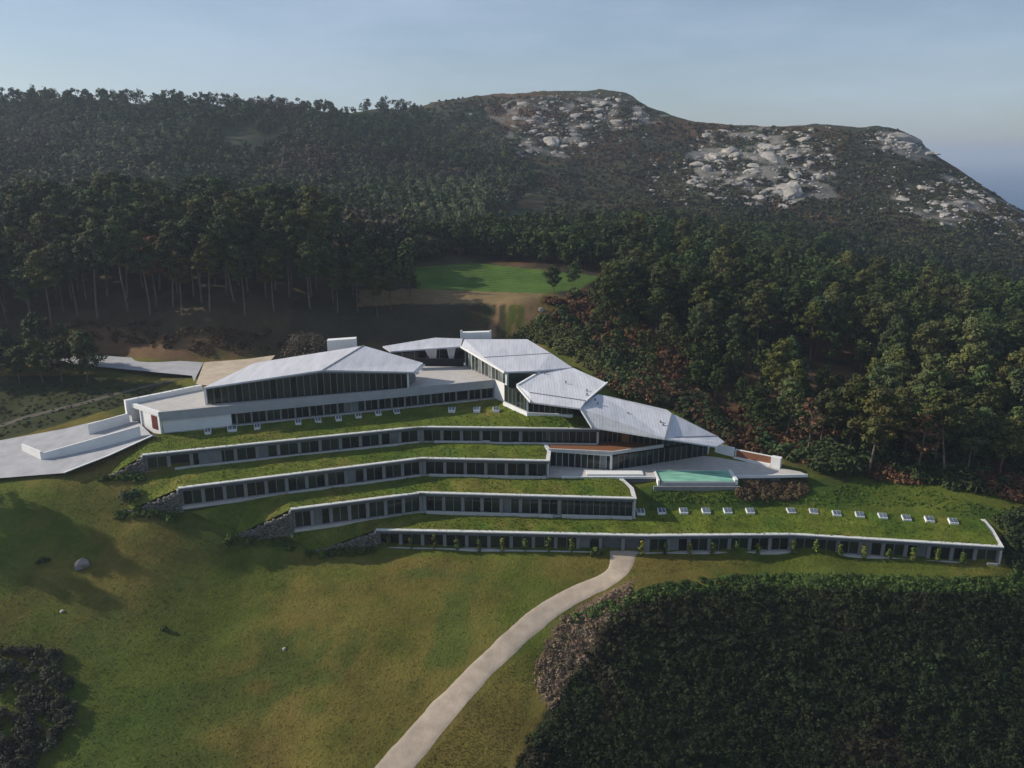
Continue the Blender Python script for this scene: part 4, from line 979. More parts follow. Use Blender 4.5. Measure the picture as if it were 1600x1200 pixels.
for x, y, key, sc, zone in trees:
    z = float(terr(x, y)); px, py = project(np.array(x), np.array(y), np.array(z)); px = float(px); py = float(py)
    if px > 1670: continue
    if px < -70:
        if zone == 'L': off.append((0, x, y, key, sc, zone, px))
        continue
    scored.append((PROTO[key][2] * sc / math.hypot(x, y) * (1.0 if zone == 'R' else (1.25 if y < 215 else .8)), x, y, key, sc, zone, px))
scored.sort(reverse=True)
N_IND = 268
rest = scored[N_IND:] + off
GL, GR = 'tall pines of the stand on the left', 'pines of the wood on the right'
ORD = ['first', 'second', 'third', 'fourth', 'fifth', 'sixth', 'seventh', 'eighth', 'ninth', 'tenth', 'eleventh', 'twelfth', 'thirteenth', 'fourteenth', 'fifteenth', 'sixteenth', 'seventeenth', 'eighteenth', 'nineteenth', 'twentieth',
       'twenty-first', 'twenty-second', 'twenty-third', 'twenty-fourth', 'twenty-fifth', 'twenty-sixth', 'twenty-seventh', 'twenty-eighth', 'twenty-ninth', 'thirtieth', 'thirty-first', 'thirty-second', 'thirty-third', 'thirty-fourth', 'thirty-fifth',
       'thirty-sixth', 'thirty-seventh', 'thirty-eighth', 'thirty-ninth', 'fortieth'] + ['number %d' % k for k in range(41, 80)]
rows_seen = {'front row of the stand': 0, 'front of the wood': 0}
def tree_label(zone, x, y, px):
    if zone == 'L':
        if y < 209: k = rows_seen['front row of the stand']; rows_seen['front row of the stand'] += 1; return '%s from left of the bare-trunked pines fronting the stand on the left' % ORD[k]
        return 'dark pine %s in the %s of the stand on the left' % ('in the second rows' if y < 222 else ('halfway back' if y < 240 else 'far back'), 'left third' if px < 190 else ('middle' if px < 380 else 'right third'))
    if y < 166 and x > 55: k = rows_seen['front of the wood']; rows_seen['front of the wood'] += 1; return '%s from left of the open-crowned pines fronting the wood on the right' % ORD[k]
    if x < 60: return 'dark pine %s on the slope behind the stepped grey roofs' % ('low' if y < 200 else ('halfway up' if y < 240 else 'high up'))
    col_ = 'above the pool corner' if px < 1250 else ('above the skylight row' if px < 1430 else 'near the right edge')
    return '%s pine %s the right wood, %s' % ('green' if y < 215 else 'dark', 'low in' if y < 190 else ('halfway up' if y < 215 else 'high up in'), col_)
for _, x, y, key, sc, zone, px in sorted(scored[:N_IND], key=lambda t: t[6]):
    put_tree(key, x, y, sc, rt.random() * 6.28, tree_label(zone, x, y, px), GL if zone == 'L' else GR)
for k, p in enumerate(sorted(poisson(small_poly, 4.4, 3)[:13], key=lambda p: p[0] / p[1])):
    put_tree('round_pine%d' % (k % 3), p[0], p[1], .85 + .3 * rt.random(), rt.random() * 6.28, '%s from left of the low round pines in the clump beside the forecourt' % ORD[k], 'round pines beside the forecourt')
# single trees one can point at
q = march([228], [468])[0]; put_tree('brown_pine', -93, 207, 1.15, 1.0, 'rust-brown dead pine among the tall pines on the left', None)
q = march([1476], [752])[0]; put_tree('tall_pine2', q[0], q[1], .95, 2.0, 'tall pine with long leaning bare trunk near the right edge', None, lean=(0, .13))
q = march([1356], [742])[0]; put_tree('pale_pine0', q[0], q[1], 1.22, .5, 'large pale green pine at the front of the right wood, left of the bare trees', None)
q = march([1260], [715])[0]; put_tree('bare_tree', q[0], q[1], 1.1, 2.5, 'thin brownish tree beyond the white terrace corner', None, 'bare_tree')
q = march([1432], [742])[0]; put_tree('bare_tree', q[0], q[1], 1.25, .7, 'brownish half-bare tree between pines at the front of the right wood', None, 'bare_tree')
q = march([893], [452])[0]; put_tree('round_pine1', q[0], q[1], .75, 2.2, 'small dark conifer standing alone before the bright green field', None)
q = march([865], [458])[0]; put_tree('round_pine0', q[0], q[1], .8, 4.2, 'dark rounded bushy pine at the field corner', None)
# trees beyond the left edge whose long shadows fall across the meadow
for k, (x, y) in enumerate([(-105, 127), (-109, 130.5), (-114, 127), (-118, 131), (-112, 122)]):
    put_tree('tall_pine%d' % (k % 5), x, y, .8, k * 1.3, 'pine beyond the left edge of the meadow', 'pines beyond the left edge of the meadow')

# joined masses: far trees, thickets, bracken, heath (nobody could count them)
def mass(name, pts, hs, ws, base, per, ncl, size, seed, cvar=.4, flat=1.0, label=None, cat=None, cols=None, mat='foliage_mass', sink=.1, trunk=False):
    r = np.random.default_rng(seed); Vs = []; Fs = []; Cs = []; o = 0
    pts = np.asarray(pts); zs = terr(pts[:, 0], pts[:, 1])
    n = len(pts); hs = np.asarray(hs); ws = np.asarray(ws)
    m = ncl * per
    d = sphere_dirs(n * m, r).reshape(n, ncl, per, 3)
    cl = r.random((n, ncl, 3)); az = cl[..., 0] * 6.283; hh = cl[..., 1]
    prof = np.sqrt(np.clip(1 - (hh * 1.0) ** 2 * .85, 0, 1)) * (.35 + .65 * np.sqrt(cl[..., 2]))
    cx = np.cos(az) * prof * ws[:, None] * .5; cyy = np.sin(az) * prof * ws[:, None] * .5
    f0 = .30 if trunk else .10
    cz = (f0 + (.92 - f0) * hh) * hs[:, None]
    cen = np.stack([cx, cyy, cz], -1) + np.c_[pts[:, 0], pts[:, 1], zs - sink][:, None, :]
    cr = (ws * .26)[:, None] * (.7 + .6 * r.random((n, ncl)))
    p = cen[:, :, None, :] + d * (cr[:, :, None] * (.6 + .5 * r.random((n, ncl, per))))[..., None] * np.array([1, 1, .8])
    N = d + np.array([0, 0, .5]) + r.normal(size=d.shape) * .35
    sz = np.broadcast_to((ws * size)[:, None, None], (n, ncl, per)) * (.6 + .8 * r.random((n, ncl, per)))
    bc = np.asarray(base)[None] if cols is None else np.asarray(cols)
    bc = np.broadcast_to(bc, (n, 3))
    k = (1 + cvar * (r.random((n, 1)) * 2 - 1)) * (1 + r.normal(size=(n, 3)) * .05)
    c = (bc * k)[:, None, None, :] * (1 + .3 * (r.random((n, ncl, 1, 1)) - .5)) * (1 + .4 * (r.random((n, ncl, per, 1)) - .5))
    V, F = cards(p.reshape(-1, 3), N.reshape(-1, 3), sz.reshape(-1), r, tri=True)
    col = np.repeat(np.clip(c.reshape(-1, 3), .003, 1), 3, axis=0)
    if trunk:
        # a thin three-sided stem under every crown
        a3 = np.array([0, 2.094, 4.189]); rr = (hs * .013)[:, None]
        bx = np.stack([pts[:, 0, None] + rr * np.cos(a3), pts[:, 1, None] + rr * np.sin(a3), np.repeat((zs - .5)[:, None], 3, 1)], -1)
        tx = bx.copy(); tx[..., 2] += hs[:, None] * .75
        tv = np.stack([bx, tx], 1).reshape(-1, 3); o = len(V); b = o + np.arange(n)[:, None] * 6
        tf = np.concatenate([np.stack([b[:, 0] + i, b[:, 0] + (i + 1) % 3, b[:, 0] + 3 + (i if k else (i + 1) % 3)] if not k else [b[:, 0] + i, b[:, 0] + 3 + (i + 1) % 3, b[:, 0] + 3 + i], 1) for i in range(3) for k in (0, 1)])
        V = np.concatenate([V, tv]); F = np.concatenate([F, tf]); col = np.concatenate([col, np.broadcast_to(np.array([.09, .075, .06]), (len(tv), 3))])
    ob = npobj(name, V, F, mat, None, False, col); tag(ob, label, cat, None, 'stuff'); return ob

if rest:
    a = np.array([(t[1], t[2]) for t in rest]); hs = np.array([PROTO[t[3]][2] * t[4] for t in rest])
    mass('far_pine_wood', a, hs, hs * .40, PINE, 22, 16, .125, 21, .3, label='dark pines filling the back of the woods behind the hotel', cat='forest', trunk=True)
def region(poly, n, seed, spread=0):
    q = pix_sample(poly, n, seed)
    if spread: q = q + np.random.default_rng(seed + 1).normal(size=q.shape) * np.array([spread, spread * .5])
    R = march(q[:, 0], q[:, 1]); return R[~np.isnan(R[:, 0])]
# forest on the left hill
R = region([(-40, 156), (300, 162), (480, 168), (640, 172), (690, 200), (790, 235), (840, 290), (800, 330), (700, 345), (640, 385), (560, 400), (480, 360), (-40, 330)], 3900, 5)
n3 = fbm(R[:, 0], R[:, 1], 70, 61, 3); R = R[(n3 + .5 * fbm(R[:, 0], R[:, 1], 25, 8, 2)) > -.62]
h = 6.5 + 5 * np.random.default_rng(3).random(len(R)); cols = mixc(np.broadcast_to(np.array(PINE), (len(R), 3)), np.array([.085, .092, .048]), sstep(-.05, .35, fbm(R[:, 0], R[:, 1], 40, 18, 3)))
cols = mixc(cols, np.array([.085, .062, .048]), sstep(.2, .5, fbm(R[:, 0], R[:, 1], 55, 48, 3)) * .7)
mass('hill_forest', R[:, :2], h, h * .52, PINE, 15, 8, .17, 22, .35, label='hazy mixed forest covering the far hill on the left', cat='forest', cols=cols, trunk=True)
# pale plantations in rows
def rows_of(poly, du, dv, ang, seed):
    R0 = region(poly, 60, seed); lo, hi = R0[:, :2].min(0) - 5, R0[:, :2].max(0) + 5; c = (lo + hi) / 2; e = np.linalg.norm(hi - lo); out = []
    r = np.random.default_rng(seed)
    for i in np.arange(-e, e, du):
        for j in np.arange(-e, e, dv):
            x = c[0] + i * math.cos(ang) - j * math.sin(ang) + r.normal() * .4; y = c[1] + i * math.sin(ang) + j * math.cos(ang) + r.normal() * .4
            out.append((x, y))
    out = np.array(out); z = terr(out[:, 0], out[:, 1]); px, py = project(out[:, 0], out[:, 1], z)
    ok = in_poly(px, py, poly) & (out[:, 1] > 280) & (out[:, 1] < 700); return out[ok]
for poly, ang, s in [([(195, 262), (215, 222), (300, 204), (310, 222), (285, 262)], .5, 31), ([(620, 345), (640, 300), (760, 292), (770, 320), (745, 372), (640, 372)], .15, 32), ([(515, 330), (540, 296), (620, 292), (610, 345)], .2, 33)]:
    q = rows_of(poly, 6.0, 2.8, ang, s)
    if len(q): h = 8 + 3 * np.random.default_rng(s).random(len(q)); mass('tree_plantation', q, h, h * .34, (.110, .135, .065), 16, 8, .16, s, .2, label={31: 'pale green plantation in slanting rows on the far left hill', 32: 'pale green tree rows on the slope left of the green field', 33: 'pale tree rows behind the right end of the left pine stand'}[s], cat='plantation', trunk=True)
# tree belt behind the green field and along the foot of the hill
R = region([(640, 395), (700, 385), (780, 372), (900, 368), (1060, 362), (1200, 378), (1300, 398), (1300, 420), (1000, 425), (930, 425), (760, 404)], 700, 6)
h = 8 + 4 * np.random.default_rng(4).random(len(R)); mass('tree_belt', R[:, :2], h, h * .5, PINE, 26, 12, .125, 23, .3, label='dark belt of pines along the back of the green field', cat='forest', trunk=True)
R = region([(560, 425), (600, 380), (650, 372), (800, 372), (860, 350), (1000, 340), (1150, 352), (1250, 380), (1000, 372), (760, 384), (650, 412)], 700, 16)
h = 3.5 + 5 * np.random.default_rng(5).random(len(R)); mass('scrub_trees', R[:, :2], h, h * .62, (.046, .052, .026), 18, 8, .15, 24, .4, label='mixed scrub trees at the foot of the rocky hill', cat='scrub', trunk=True)
R = region([(1080, 350), (1180, 335), (1330, 375), (1420, 395), (1560, 420), (1620, 450), (1620, 470), (1300, 410)], 500, 17)
h = 3 + 4 * np.random.default_rng(6).random(len(R)); mass('scrub_trees', R[:, :2], h, h * .7, (.034, .046, .020), 16, 8, .16, 25, .3, label='low dark trees on the hill flank above the right wood', cat='scrub')
# heath bushes speckling the hills
R = region([(640, 165), (740, 152), (980, 152), (1060, 192), (1200, 196), (1340, 206), (1400, 202), (1460, 245), (1610, 338), (1610, 450), (1300, 385), (1050, 350), (860, 340), (830, 260)], 12000, 7)
rock_a = np.zeros(len(R), bool); hp = project(R[:, 0], R[:, 1], R[:, 2])
for poly in ROCKY: rock_a |= in_poly(hp[0] + 34 * fbm(R[:, 0], R[:, 1], 38, 201, 3), hp[1] + 22 * fbm(R[:, 0], R[:, 1], 38, 202, 3), poly)
R = R[~(rock_a & (fbm(R[:, 0], R[:, 1], 11, 91, 4) > .02))]
cols = mixc(np.broadcast_to(np.array([.048, .050, .023]), (len(R), 3)), FERN * .9, sstep(.1, .5, fbm(R[:, 0], R[:, 1], 45, 28, 3)))
h = .5 + 1.0 * np.random.default_rng(7).random(len(R)) ** 1.5; mass('heath', R[:, :2], h, h * 2.6, HEATH, 6, 3, .30, 26, .35, label='low brown-green heath and gorse covering the rocky hill', cat='heath', cols=cols)
# undergrowth of the right wood: rust bracken and dark bushes
R = region([(850, 470), (920, 455), (1000, 440), (1090, 450), (1130, 560), (1100, 660), (1150, 700), (1230, 715), (1300, 740), (1480, 760), (1600, 785), (1600, 640), (1300, 640), (1130, 640), (1000, 600), (960, 590), (900, 540)], 2600, 8)
pick = fbm(R[:, 0], R[:, 1], 12, 38, 3) + np.random.default_rng(1).normal(size=len(R)) * .18
fern = R[pick > .05]; dark = R[pick <= .05]
h = .7 + .8 * np.random.default_rng(8).random(len(fern)); mass('bracken', fern[:, :2], h, h * 2.2, (.120, .062, .032), 20, 5, .15, 27, .35, label='rust-brown bracken on the wooded slope right of the hotel', cat='bracken')
h = 1.2 + 1.6 * np.random.default_rng(9).random(len(dark)); mass('undergrowth', dark[:, :2], h, h * 1.6, (.038, .056, .019), 22, 6, .14, 28, .35, label='dark green undergrowth between the pines right of the hotel', cat='undergrowth')
R = region([(800, 535), (850, 500), (880, 515), (950, 580), (985, 605), (960, 600), (900, 560), (830, 528)], 380, 18)
h = .9 + 1.1 * np.random.default_rng(10).random(len(R)); mass('slope_bushes', R[:, :2], h, h * 1.8, (.080, .090, .028), 24, 6, .13, 29, .35, label='yellow-green bushes on the bank behind the upper grey roof', cat='bushes')
R = region([(935, 580), (1000, 590), (1060, 610), (1110, 645), (1165, 705), (1140, 692), (1100, 665), (1050, 636), (975, 618)], 420, 118)
h = .8 + 1.4 * np.random.default_rng(110).random(len(R)); cols = np.where((np.random.default_rng(111).random(len(R)) < .4)[:, None], np.array([.105, .058, .030]), np.array([.036, .050, .018])); mass('roadside_scrub', R[:, :2], h, h * 1.7, PINE, 22, 6, .14, 129, .35, label='mixed brown and green scrub behind the lowest grey roof', cat='scrub', cols=cols)
R = region([(1562, 815), (1600, 800), (1640, 800), (1640, 885), (1580, 885), (1572, 860)], 150, 119)
h = .8 + 1.2 * np.random.default_rng(112).random(len(R)); mass('edge_scrub', R[:, :2], h, h * 1.7, (.032, .046, .017), 24, 6, .13, 130, .35, label='dark scrub beside the right end of the lowest wing', cat='scrub')
# heather bank under the pool terrace corner
R = region([(1160, 752), (1258, 748), (1265, 765), (1235, 782), (1150, 780)], 240, 19)
h = .4 + .5 * np.random.default_rng(12).random(len(R)); mass('heather_bank', R[:, :2], h, h * 2, (.105, .072, .040), 28, 5, .13, 34, .3, label='brown heather on the bank under the pool terrace corner', cat='heather')
R = region([(1012, 768), (1150, 765), (1250, 785), (1330, 752), (1440, 760), (1560, 800), (1590, 830), (1545, 812), (1440, 792), (1010, 785)], 800, 20)
h = .12 + .22 * np.random.default_rng(13).random(len(R)); mass('rough_grass', R[:, :2], h, h * 2.2, (.085, .135, .020), 20, 4, .16, 35, .3, label='lush rough grass on the bank behind the lowest wing', cat='grass')
# the dark thicket of the lower right and its lighter green margin
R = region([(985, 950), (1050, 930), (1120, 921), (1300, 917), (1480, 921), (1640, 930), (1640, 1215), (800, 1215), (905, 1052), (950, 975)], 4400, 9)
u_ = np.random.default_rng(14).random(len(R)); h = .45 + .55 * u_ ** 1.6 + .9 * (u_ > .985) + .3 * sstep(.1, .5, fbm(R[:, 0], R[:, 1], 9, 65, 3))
cols = mixc(np.broadcast_to(np.array([.018, .026, .010]), (len(R), 3)), np.array([.042, .030, .019]), sstep(.12, .45, fbm(R[:, 0], R[:, 1], 11, 66, 3)) * .8)  # dark gorse colour that also carries the shade of this slope
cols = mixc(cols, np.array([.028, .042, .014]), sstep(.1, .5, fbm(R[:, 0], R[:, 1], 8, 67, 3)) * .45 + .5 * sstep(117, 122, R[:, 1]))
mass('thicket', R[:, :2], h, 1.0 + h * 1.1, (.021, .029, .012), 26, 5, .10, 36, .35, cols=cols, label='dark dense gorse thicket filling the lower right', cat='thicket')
R = region([(930, 950), (1000, 922), (1060, 908), (1180, 898), (1300, 898), (1450, 902), (1570, 903), (1600, 885), (1640, 880), (1640, 930), (1300, 922), (1100, 926), (1000, 945), (900, 975), (880, 970)], 1300, 10)
h = .3 + .5 * np.random.default_rng(15).random(len(R)); mass('green_margin', R[:, :2], h, h * 1.8, (.062, .098, .024), 20, 5, .14, 37, .35, label='brighter green low bushes along the upper edge of the dark thicket', cat='bushes')
R = region([(850, 1010), (880, 965), (930, 940), (985, 915), (975, 965), (945, 1000), (905, 1050), (860, 1110), (835, 1060)], 620, 11)
h = .18 + .3 * np.random.default_rng(16).random(len(R)); mass('dry_scrub', R[:, :2], h, h * 3, (.21, .150, .098), 20, 5, .14, 38, .35, label='dry straw-brown scrub between the path and the thicket', cat='scrub')
R = region([(-20, 1018), (50, 1012), (95, 1026), (118, 1060), (110, 1130), (40, 1215), (-20, 1215)], 130, 12)
h = .7 + 1.0 * np.random.default_rng(17).random(len(R)); mass('corner_scrub', R[:, :2], h, h * 1.6, (.050, .052, .032), 40, 8, .10, 39, .35, label='grey-green scrub in the lower left corner of the meadow', cat='scrub')
R = region([(-30, 600), (100, 600), (210, 606), (260, 606), (200, 632), (60, 668), (-30, 690)], 420, 13)
h = .15 + .3 * np.random.default_rng(18).random(len(R)); mass('gully_scrub', R[:, :2], h, h * 2, (.026, .036, .014), 20, 5, .14, 40, .35, label='dark low scrub on the bank between forecourt and ramp', cat='scrub')
R = region([(240, 505), (420, 520), (440, 545), (350, 560), (200, 535), (60, 520), (60, 505)], 150, 14)
h = .5 + .8 * np.random.default_rng(19).random(len(R)); mass('bank_scrub', R[:, :2], h, h * 1.9, (.085, .052, .026), 22, 5, .13, 42, .45, label='brown scrub on the bank above the forecourt road', cat='scrub')

# overgrown feet of the dry-stone walls
pts = []
for (a, b) in ((W1[0], tip1), (W2[0], tip2), (W3[0], tip3), (W4[0], tip4)):
    a = np.array(a[:2]); b = np.array(b[:2]); u = (b - a) / np.linalg.norm(b - a); n = np.array([-u[1], u[0]]); n = n if n[1] < 0 else -n
    for k in range(46): t = rt.random(); pts.append(a + (b - a) * t * 1.12 + n * (.3 + 1.3 * rt.random()))
pts = np.array(pts); h = .3 + .6 * np.random.default_rng(20).random(len(pts))
mass('bank_grass', pts, h, h * 1.9, (.060, .092, .018), 24, 5, .15, 43, .35, label='long green growth along the feet of the dry stone walls', cat='grass')
# single bushes
def bush(name, px, py, w, h, base, label, seed, group=None, at=None, cat='bush', ncl=14, per=40, size=.3):
    p = at if at is not None else march([px], [py])[0]; r = np.random.default_rng(seed)
    cen = []; rad = []
    for k in range(ncl):
        a = r.random() * 6.28; q = math.sqrt(r.random()); zz = r.random()
        cen.append(np.array([math.cos(a) * q * w * .38 * (1 - .4 * zz), math.sin(a) * q * w * .34 * (1 - .4 * zz), .2 * h + zz * h * .55])); rad.append(w * .2 * (.8 + .4 * r.random()))
    V, F, cc = clump_cards(cen, rad, per, size, r, min(1.0, h / w * 1.4), .4, base, .3)
    rv, rf = tube([(0, 0, -.3), (0, 0, h * .3), (.1, 0, h * .6)], [.12, .09, .03], 5)
    t = thing(name, p, label, cat, group)
    for nm, vv, ff, c_, mt in (('crown', V, F, cc, 'foliage'), ('stem', rv, rf, None, 'bark')):
        o = bpy.data.objects.new(nm, mesh_np(nm, vv, ff, c_, mt)); C.objects.link(o); o.parent = t
    return t
bush('domed_bush', 480, 552, 13, 7.2, (.110, .085, .060), 'huge grey-brown domed bush behind the hall roof', 61, at=np.array([-49.5, 188.5, float(terr(-49.5, 188.5)) - .3]), ncl=60, per=90, size=.32)
bush('dark_bush', 207, 783, 5.2, 2.6, (.028, .045, .016), 'dark green bush at the foot of the second wing', 62, ncl=18)
bush('low_bush', 70, 880, 2.6, 1.0, (.045, .07, .02), 'low green bush left of the lone meadow boulder', 63, ncl=8, per=30)
bush('low_bush', 258, 985, 1.6, .7, (.04, .06, .02), 'small dark bush alone low in the meadow', 64, ncl=6, per=30)
# climbing plants at the columns of the lowest wing
plants = [607, 642, 678, 714, 749, 785, 821, 857, 893, 1003, 1040, 1078, 1114, 1149, 1184, 1238, 1276, 1314, 1351, 1389, 1427, 1465, 1504]
for k, px in enumerate(plants):
    seg = 0 if px < 1010 else (1 if px < 1238 else 2); A, u, nn, L = seg_frame(W4[seg], W4[seg + 1])
    best = min(np.linspace(0, 1, 400), key=lambda t: abs(float(project(*(np.r_[A + u * L * t + nn * .3, 1.0]))[0]) - px))
    p = np.r_[A + u * L * best + nn * .35, 0.0]; p[2] = float(terr(p[0], p[1])) - .05
    hh = 2.0 + .7 * rt.random()
    r = np.random.default_rng(700 + k); cen = [np.array([r.normal() * .12, r.normal() * .1, .3 + hh * f]) for f in np.linspace(.1, .9, 7)]; rad = [.22 + .25 * r.random() + .12 * math.sin(3 * f) for f in np.linspace(.1, .9, 7)]
    V, F, cc = clump_cards(cen, rad, 26, .24, r, 1.0, .3, (.085, .115, .024), .25)
    t = thing('column_shrub', p, '%s from left of the slender shrubs against the columns of the lowest wing' % ORD[k], 'shrub', 'shrubs along the columns of the lowest wing')
    rv, rf = tube([(0, 0, -.2), (.03, 0, hh * .5), (0, .03, hh * .9)], [.05, .04, .02], 5)
    for nm, vv, ff, c_, mt in (('crown', V, F, cc, 'foliage'), ('stem', rv, rf, None, 'bark')):
        o = bpy.data.objects.new(nm, mesh_np(nm, vv, ff, c_, mt)); C.objects.link(o); o.parent = t
bush('path_bush', 932, 868, 2.6, 1.7, (.075, .105, .024), 'spreading green bush left of the path head by the passage', 71, ncl=9, per=34, size=.26)

# ------------------------------------------------------------------ rocks
def rock_mesh(name, seed, sub=2, rough=.28, flat=.7):
    import bmesh
    bm = bmesh.new(); bmesh.ops.create_icosphere(bm, subdivisions=sub, radius=1.0)
    off = Vector((seed * 3.7, seed * 1.3, seed * 2.1))
    for v in bm.verts:
        c = v.co.copy(); n1 = mnoise.noise(c * 1.1 + off); n2 = mnoise.noise(c * 2.7 + off)
        v.co = c * (1 + rough * 1.5 * n1 + rough * .6 * n2); 
        # flat broken faces
        for k in range(3):
            a = Vector((math.sin(seed * 9 + k * 2.3), math.cos(seed * 5 + k * 4.1), .3 * math.sin(seed + k))).normalized(); dd = v.co.dot(a)
            if dd > .72: v.co -= a * (dd - .72) * .9
        v.co.z *= flat
    me = bpy.data.meshes.new(name); bm.to_mesh(me); bm.free(); me.materials.append(MAT['granite']); return me
ROCKS = [rock_mesh('rock_shape%d' % k, k + 1, 2 if k < 6 else 1, .26 + .05 * (k % 3), .6 + .1 * (k % 3)) for k in range(8)]
def put_rock(p, s, rot, label, group, me=None, sq=(1, 1, 1), name='boulder', tilt=(0, 0)):
    o = bpy.data.objects.new(name, me or random.choice(ROCKS)); C.objects.link(o)
    o.location = (p[0], p[1], p[2] - s * .04); o.scale = (s * sq[0], s * sq[1], s * sq[2]); o.rotation_mode = 'ZYX'; o.rotation_euler = (tilt[0], tilt[1], rot)
    return tag(o, label, 'boulder', group)
rr = random.Random(5); nb = 0; restr = []
zones = [([(770, 153), (985, 152), (1030, 182), (960, 205), (905, 232), (880, 236), (850, 215), (800, 190)], 80, 'pale granite boulder on the stony peak above the plantations', 'boulders on the stony peak', (1.4, 5.0)),
         ([(1085, 215), (1180, 196), (1290, 203), (1312, 250), (1285, 300), (1220, 326), (1130, 318), (1080, 285)], 110, 'pale granite boulder around the great bare rock of the middle hill', 'boulders around the great bare rock', (1.4, 5.5)),
         ([(1345, 208), (1385, 200), (1430, 215), (1462, 244), (1420, 240), (1370, 230)], 26, 'pale boulder on the rocky crest nearest the sea', 'boulders on the crest nearest the sea', (1.5, 4.2)),
         ([(1405, 290), (1500, 270), (1600, 340), (1600, 372), (1500, 355), (1410, 318)], 46, 'pale boulder on the slope running down to the sea', 'boulders on the slope to the sea', (1.3, 3.6)),
         ([(790, 215), (840, 225), (900, 238), (900, 246), (840, 245), (785, 232)], 9, 'pale boulder in the small scatter below the stony peak', 'boulders below the stony peak', (1.6, 3.4)),
         ([(1010, 230), (1070, 260), (1070, 330), (1020, 325)], 12, 'pale boulder scattered left of the great bare rock', 'boulders left of the great bare rock', (1.0, 2.2)),
         ([(1300, 250), (1400, 250), (1440, 350), (1330, 340)], 12, 'small pale boulder on the heath between the two outcrops', 'boulders between the outcrops', (1.0, 2.0))]
for zi, (poly, n, lab, grp, (s0, s1)) in enumerate(zones):
    R = region(poly, n, 80 + zi, 7)
    for p in R:
        s = s0 + (s1 - s0) * rr.random() ** 1.6
        put_rock(p, s, rr.random() * 6.28, lab, grp, sq=(1.1 + .5 * rr.random(), .8 + .4 * rr.random(), .32 + .35 * rr.random()), tilt=(.30 + rr.uniform(-.2, .2), rr.uniform(-.2, .2)))
    R = region(poly, n * 6, 180 + zi, 18); restr.append(R)
# the small stones between the boulders, as one mass
R = np.concatenate(restr); b0 = ROCKS[7]; bv = np.array([v.co for v in b0.vertices]); bf = np.array([p.vertices for p in b0.polygons])
sc = .4 + 1.1 * np.random.default_rng(2).random(len(R)) ** 2; an = np.random.default_rng(3).random(len(R)) * 6.28
ca, sa = np.cos(an)[:, None], np.sin(an)[:, None]
V = np.stack([bv[None, :, 0] * ca - bv[None, :, 1] * sa, bv[None, :, 0] * sa + bv[None, :, 1] * ca, np.broadcast_to(bv[None, :, 2], (len(R), len(bv)))], -1) * sc[:, None, None] + R[:, None, :]
F = (bf[None] + (np.arange(len(R)) * len(bv))[:, None, None]).reshape(-1, 3)
tag(npobj('loose_stones', V.reshape(-1, 3), F, 'granite'), 'small pale stones strewn among the boulders of the hills', 'stones', None, 'stuff')
slab = rock_mesh('slab_shape', 21, 4, .30, .55)
p = march([1206], [256])[0]; put_rock(p + np.array([0, 4, -5]), 18, .9, 'great bare dome of pale rock on the middle hill', None, slab, (1.45, 1.05, .62), 'rock_outcrop', (.5, 0))
p = march([862], [222])[0]; put_rock(p, 7.5, 2, 'broad pale rock face low on the stony peak', None, rock_mesh('slab_shape2', 23, 3, .2, .5), (1.3, .8, .9), 'rock_outcrop', (.3, 0))
p = march([1236], [300])[0]; put_rock(p, 9, 1, 'large cracked pale rock below the great bare dome', None, rock_mesh('slab_shape3', 25, 3, .42, .5), (1.5, .9, .6), 'rock_outcrop', (.4, 0))
p = march([1415], [218])[0]; put_rock(p, 9, .3, 'long pale cliff rock on the crest nearest the sea', None, rock_mesh('slab_shape4', 27, 3, .25, .5), (1.5, .8, .9), 'rock_outcrop', (.3, .2))
for (px, py, s, lab) in [(1492, 430, 1.9, 'left one of two white boulders above the right wood'), (1517, 434, 1.8, 'right one of two white boulders above the right wood')]:
    put_rock(march([px], [py])[0], s, 1.0 + px, lab, None, ROCKS[2], (1.3, 1, 1))
put_rock(march([128], [884])[0] + np.array([0, 0, .25]), 1.15, .6, 'lone pale boulder casting a shadow in the left meadow', None, ROCKS[1], (1.25, .9, .95))
put_rock(march([97], [955])[0], .38, .6, 'small pale stone in the meadow below the lone boulder', None, ROCKS[3])
put_rock(march([444], [1014])[0], .38, 2.6, 'small white stone in the meadow near the bottom edge', None, ROCKS[4])
put_rock(march([845], [484])[0], .8, .2, 'pale yellowish rock on top of the cut bank', None, ROCKS[5])
for k, (px, py) in enumerate([(232, 683), (240, 681)]): put_rock(P(px, py, 16.7), .42, k * 2.0, ['left', 'right'][k] + ' of two small rocks at the foot of the entrance wall', None, ROCKS[k])

# dry-stone walls sloping down from the left ends of the wings
def stone_wall(a, b, ha, hb, label, seed):
    r = random.Random(seed); a = np.asarray(a, float); b = np.asarray(b, float); L = np.linalg.norm((b - a)[:2]); Vs = []; Fs = []; o = 0
    u = (b - a)[:2] / L; n = np.array([u[1], -u[0]])
    s = 0
    while s < L:
        t = s / L; h = ha + (hb - ha) * t; base = a[2] + (b[2] - a[2]) * t; z = -.6
        while z < h:
            sz = .26 + .22 * r.random(); me = ROCKS[6 + r.randrange(2)]; c = np.array([*(a[:2] + u * (s + r.uniform(-.15, .15)) + n * r.uniform(-.12, .12)), base + z])
            q = Matrix.Rotation(r.random() * 6.28, 3, 'Z') @ Matrix.Rotation(r.uniform(-.5, .5), 3, 'X')
            vv = np.array([tuple(q @ v.co) for v in me.vertices]) * np.array([sz * 1.25, sz * 1.1, sz]) + c
            Vs.append(vv); Fs.append(np.array([tuple(p.vertices) for p in me.polygons]) + o); o += len(vv); z += sz * 1.15
        s += .5
    t = thing('dry_stone_wall', (*a[:2], a[2]), label, 'wall', None)
    ob = npobj('stones', np.concatenate(Vs), np.concatenate(Fs), 'field_stone', t); tag(ob, kind='stuff')
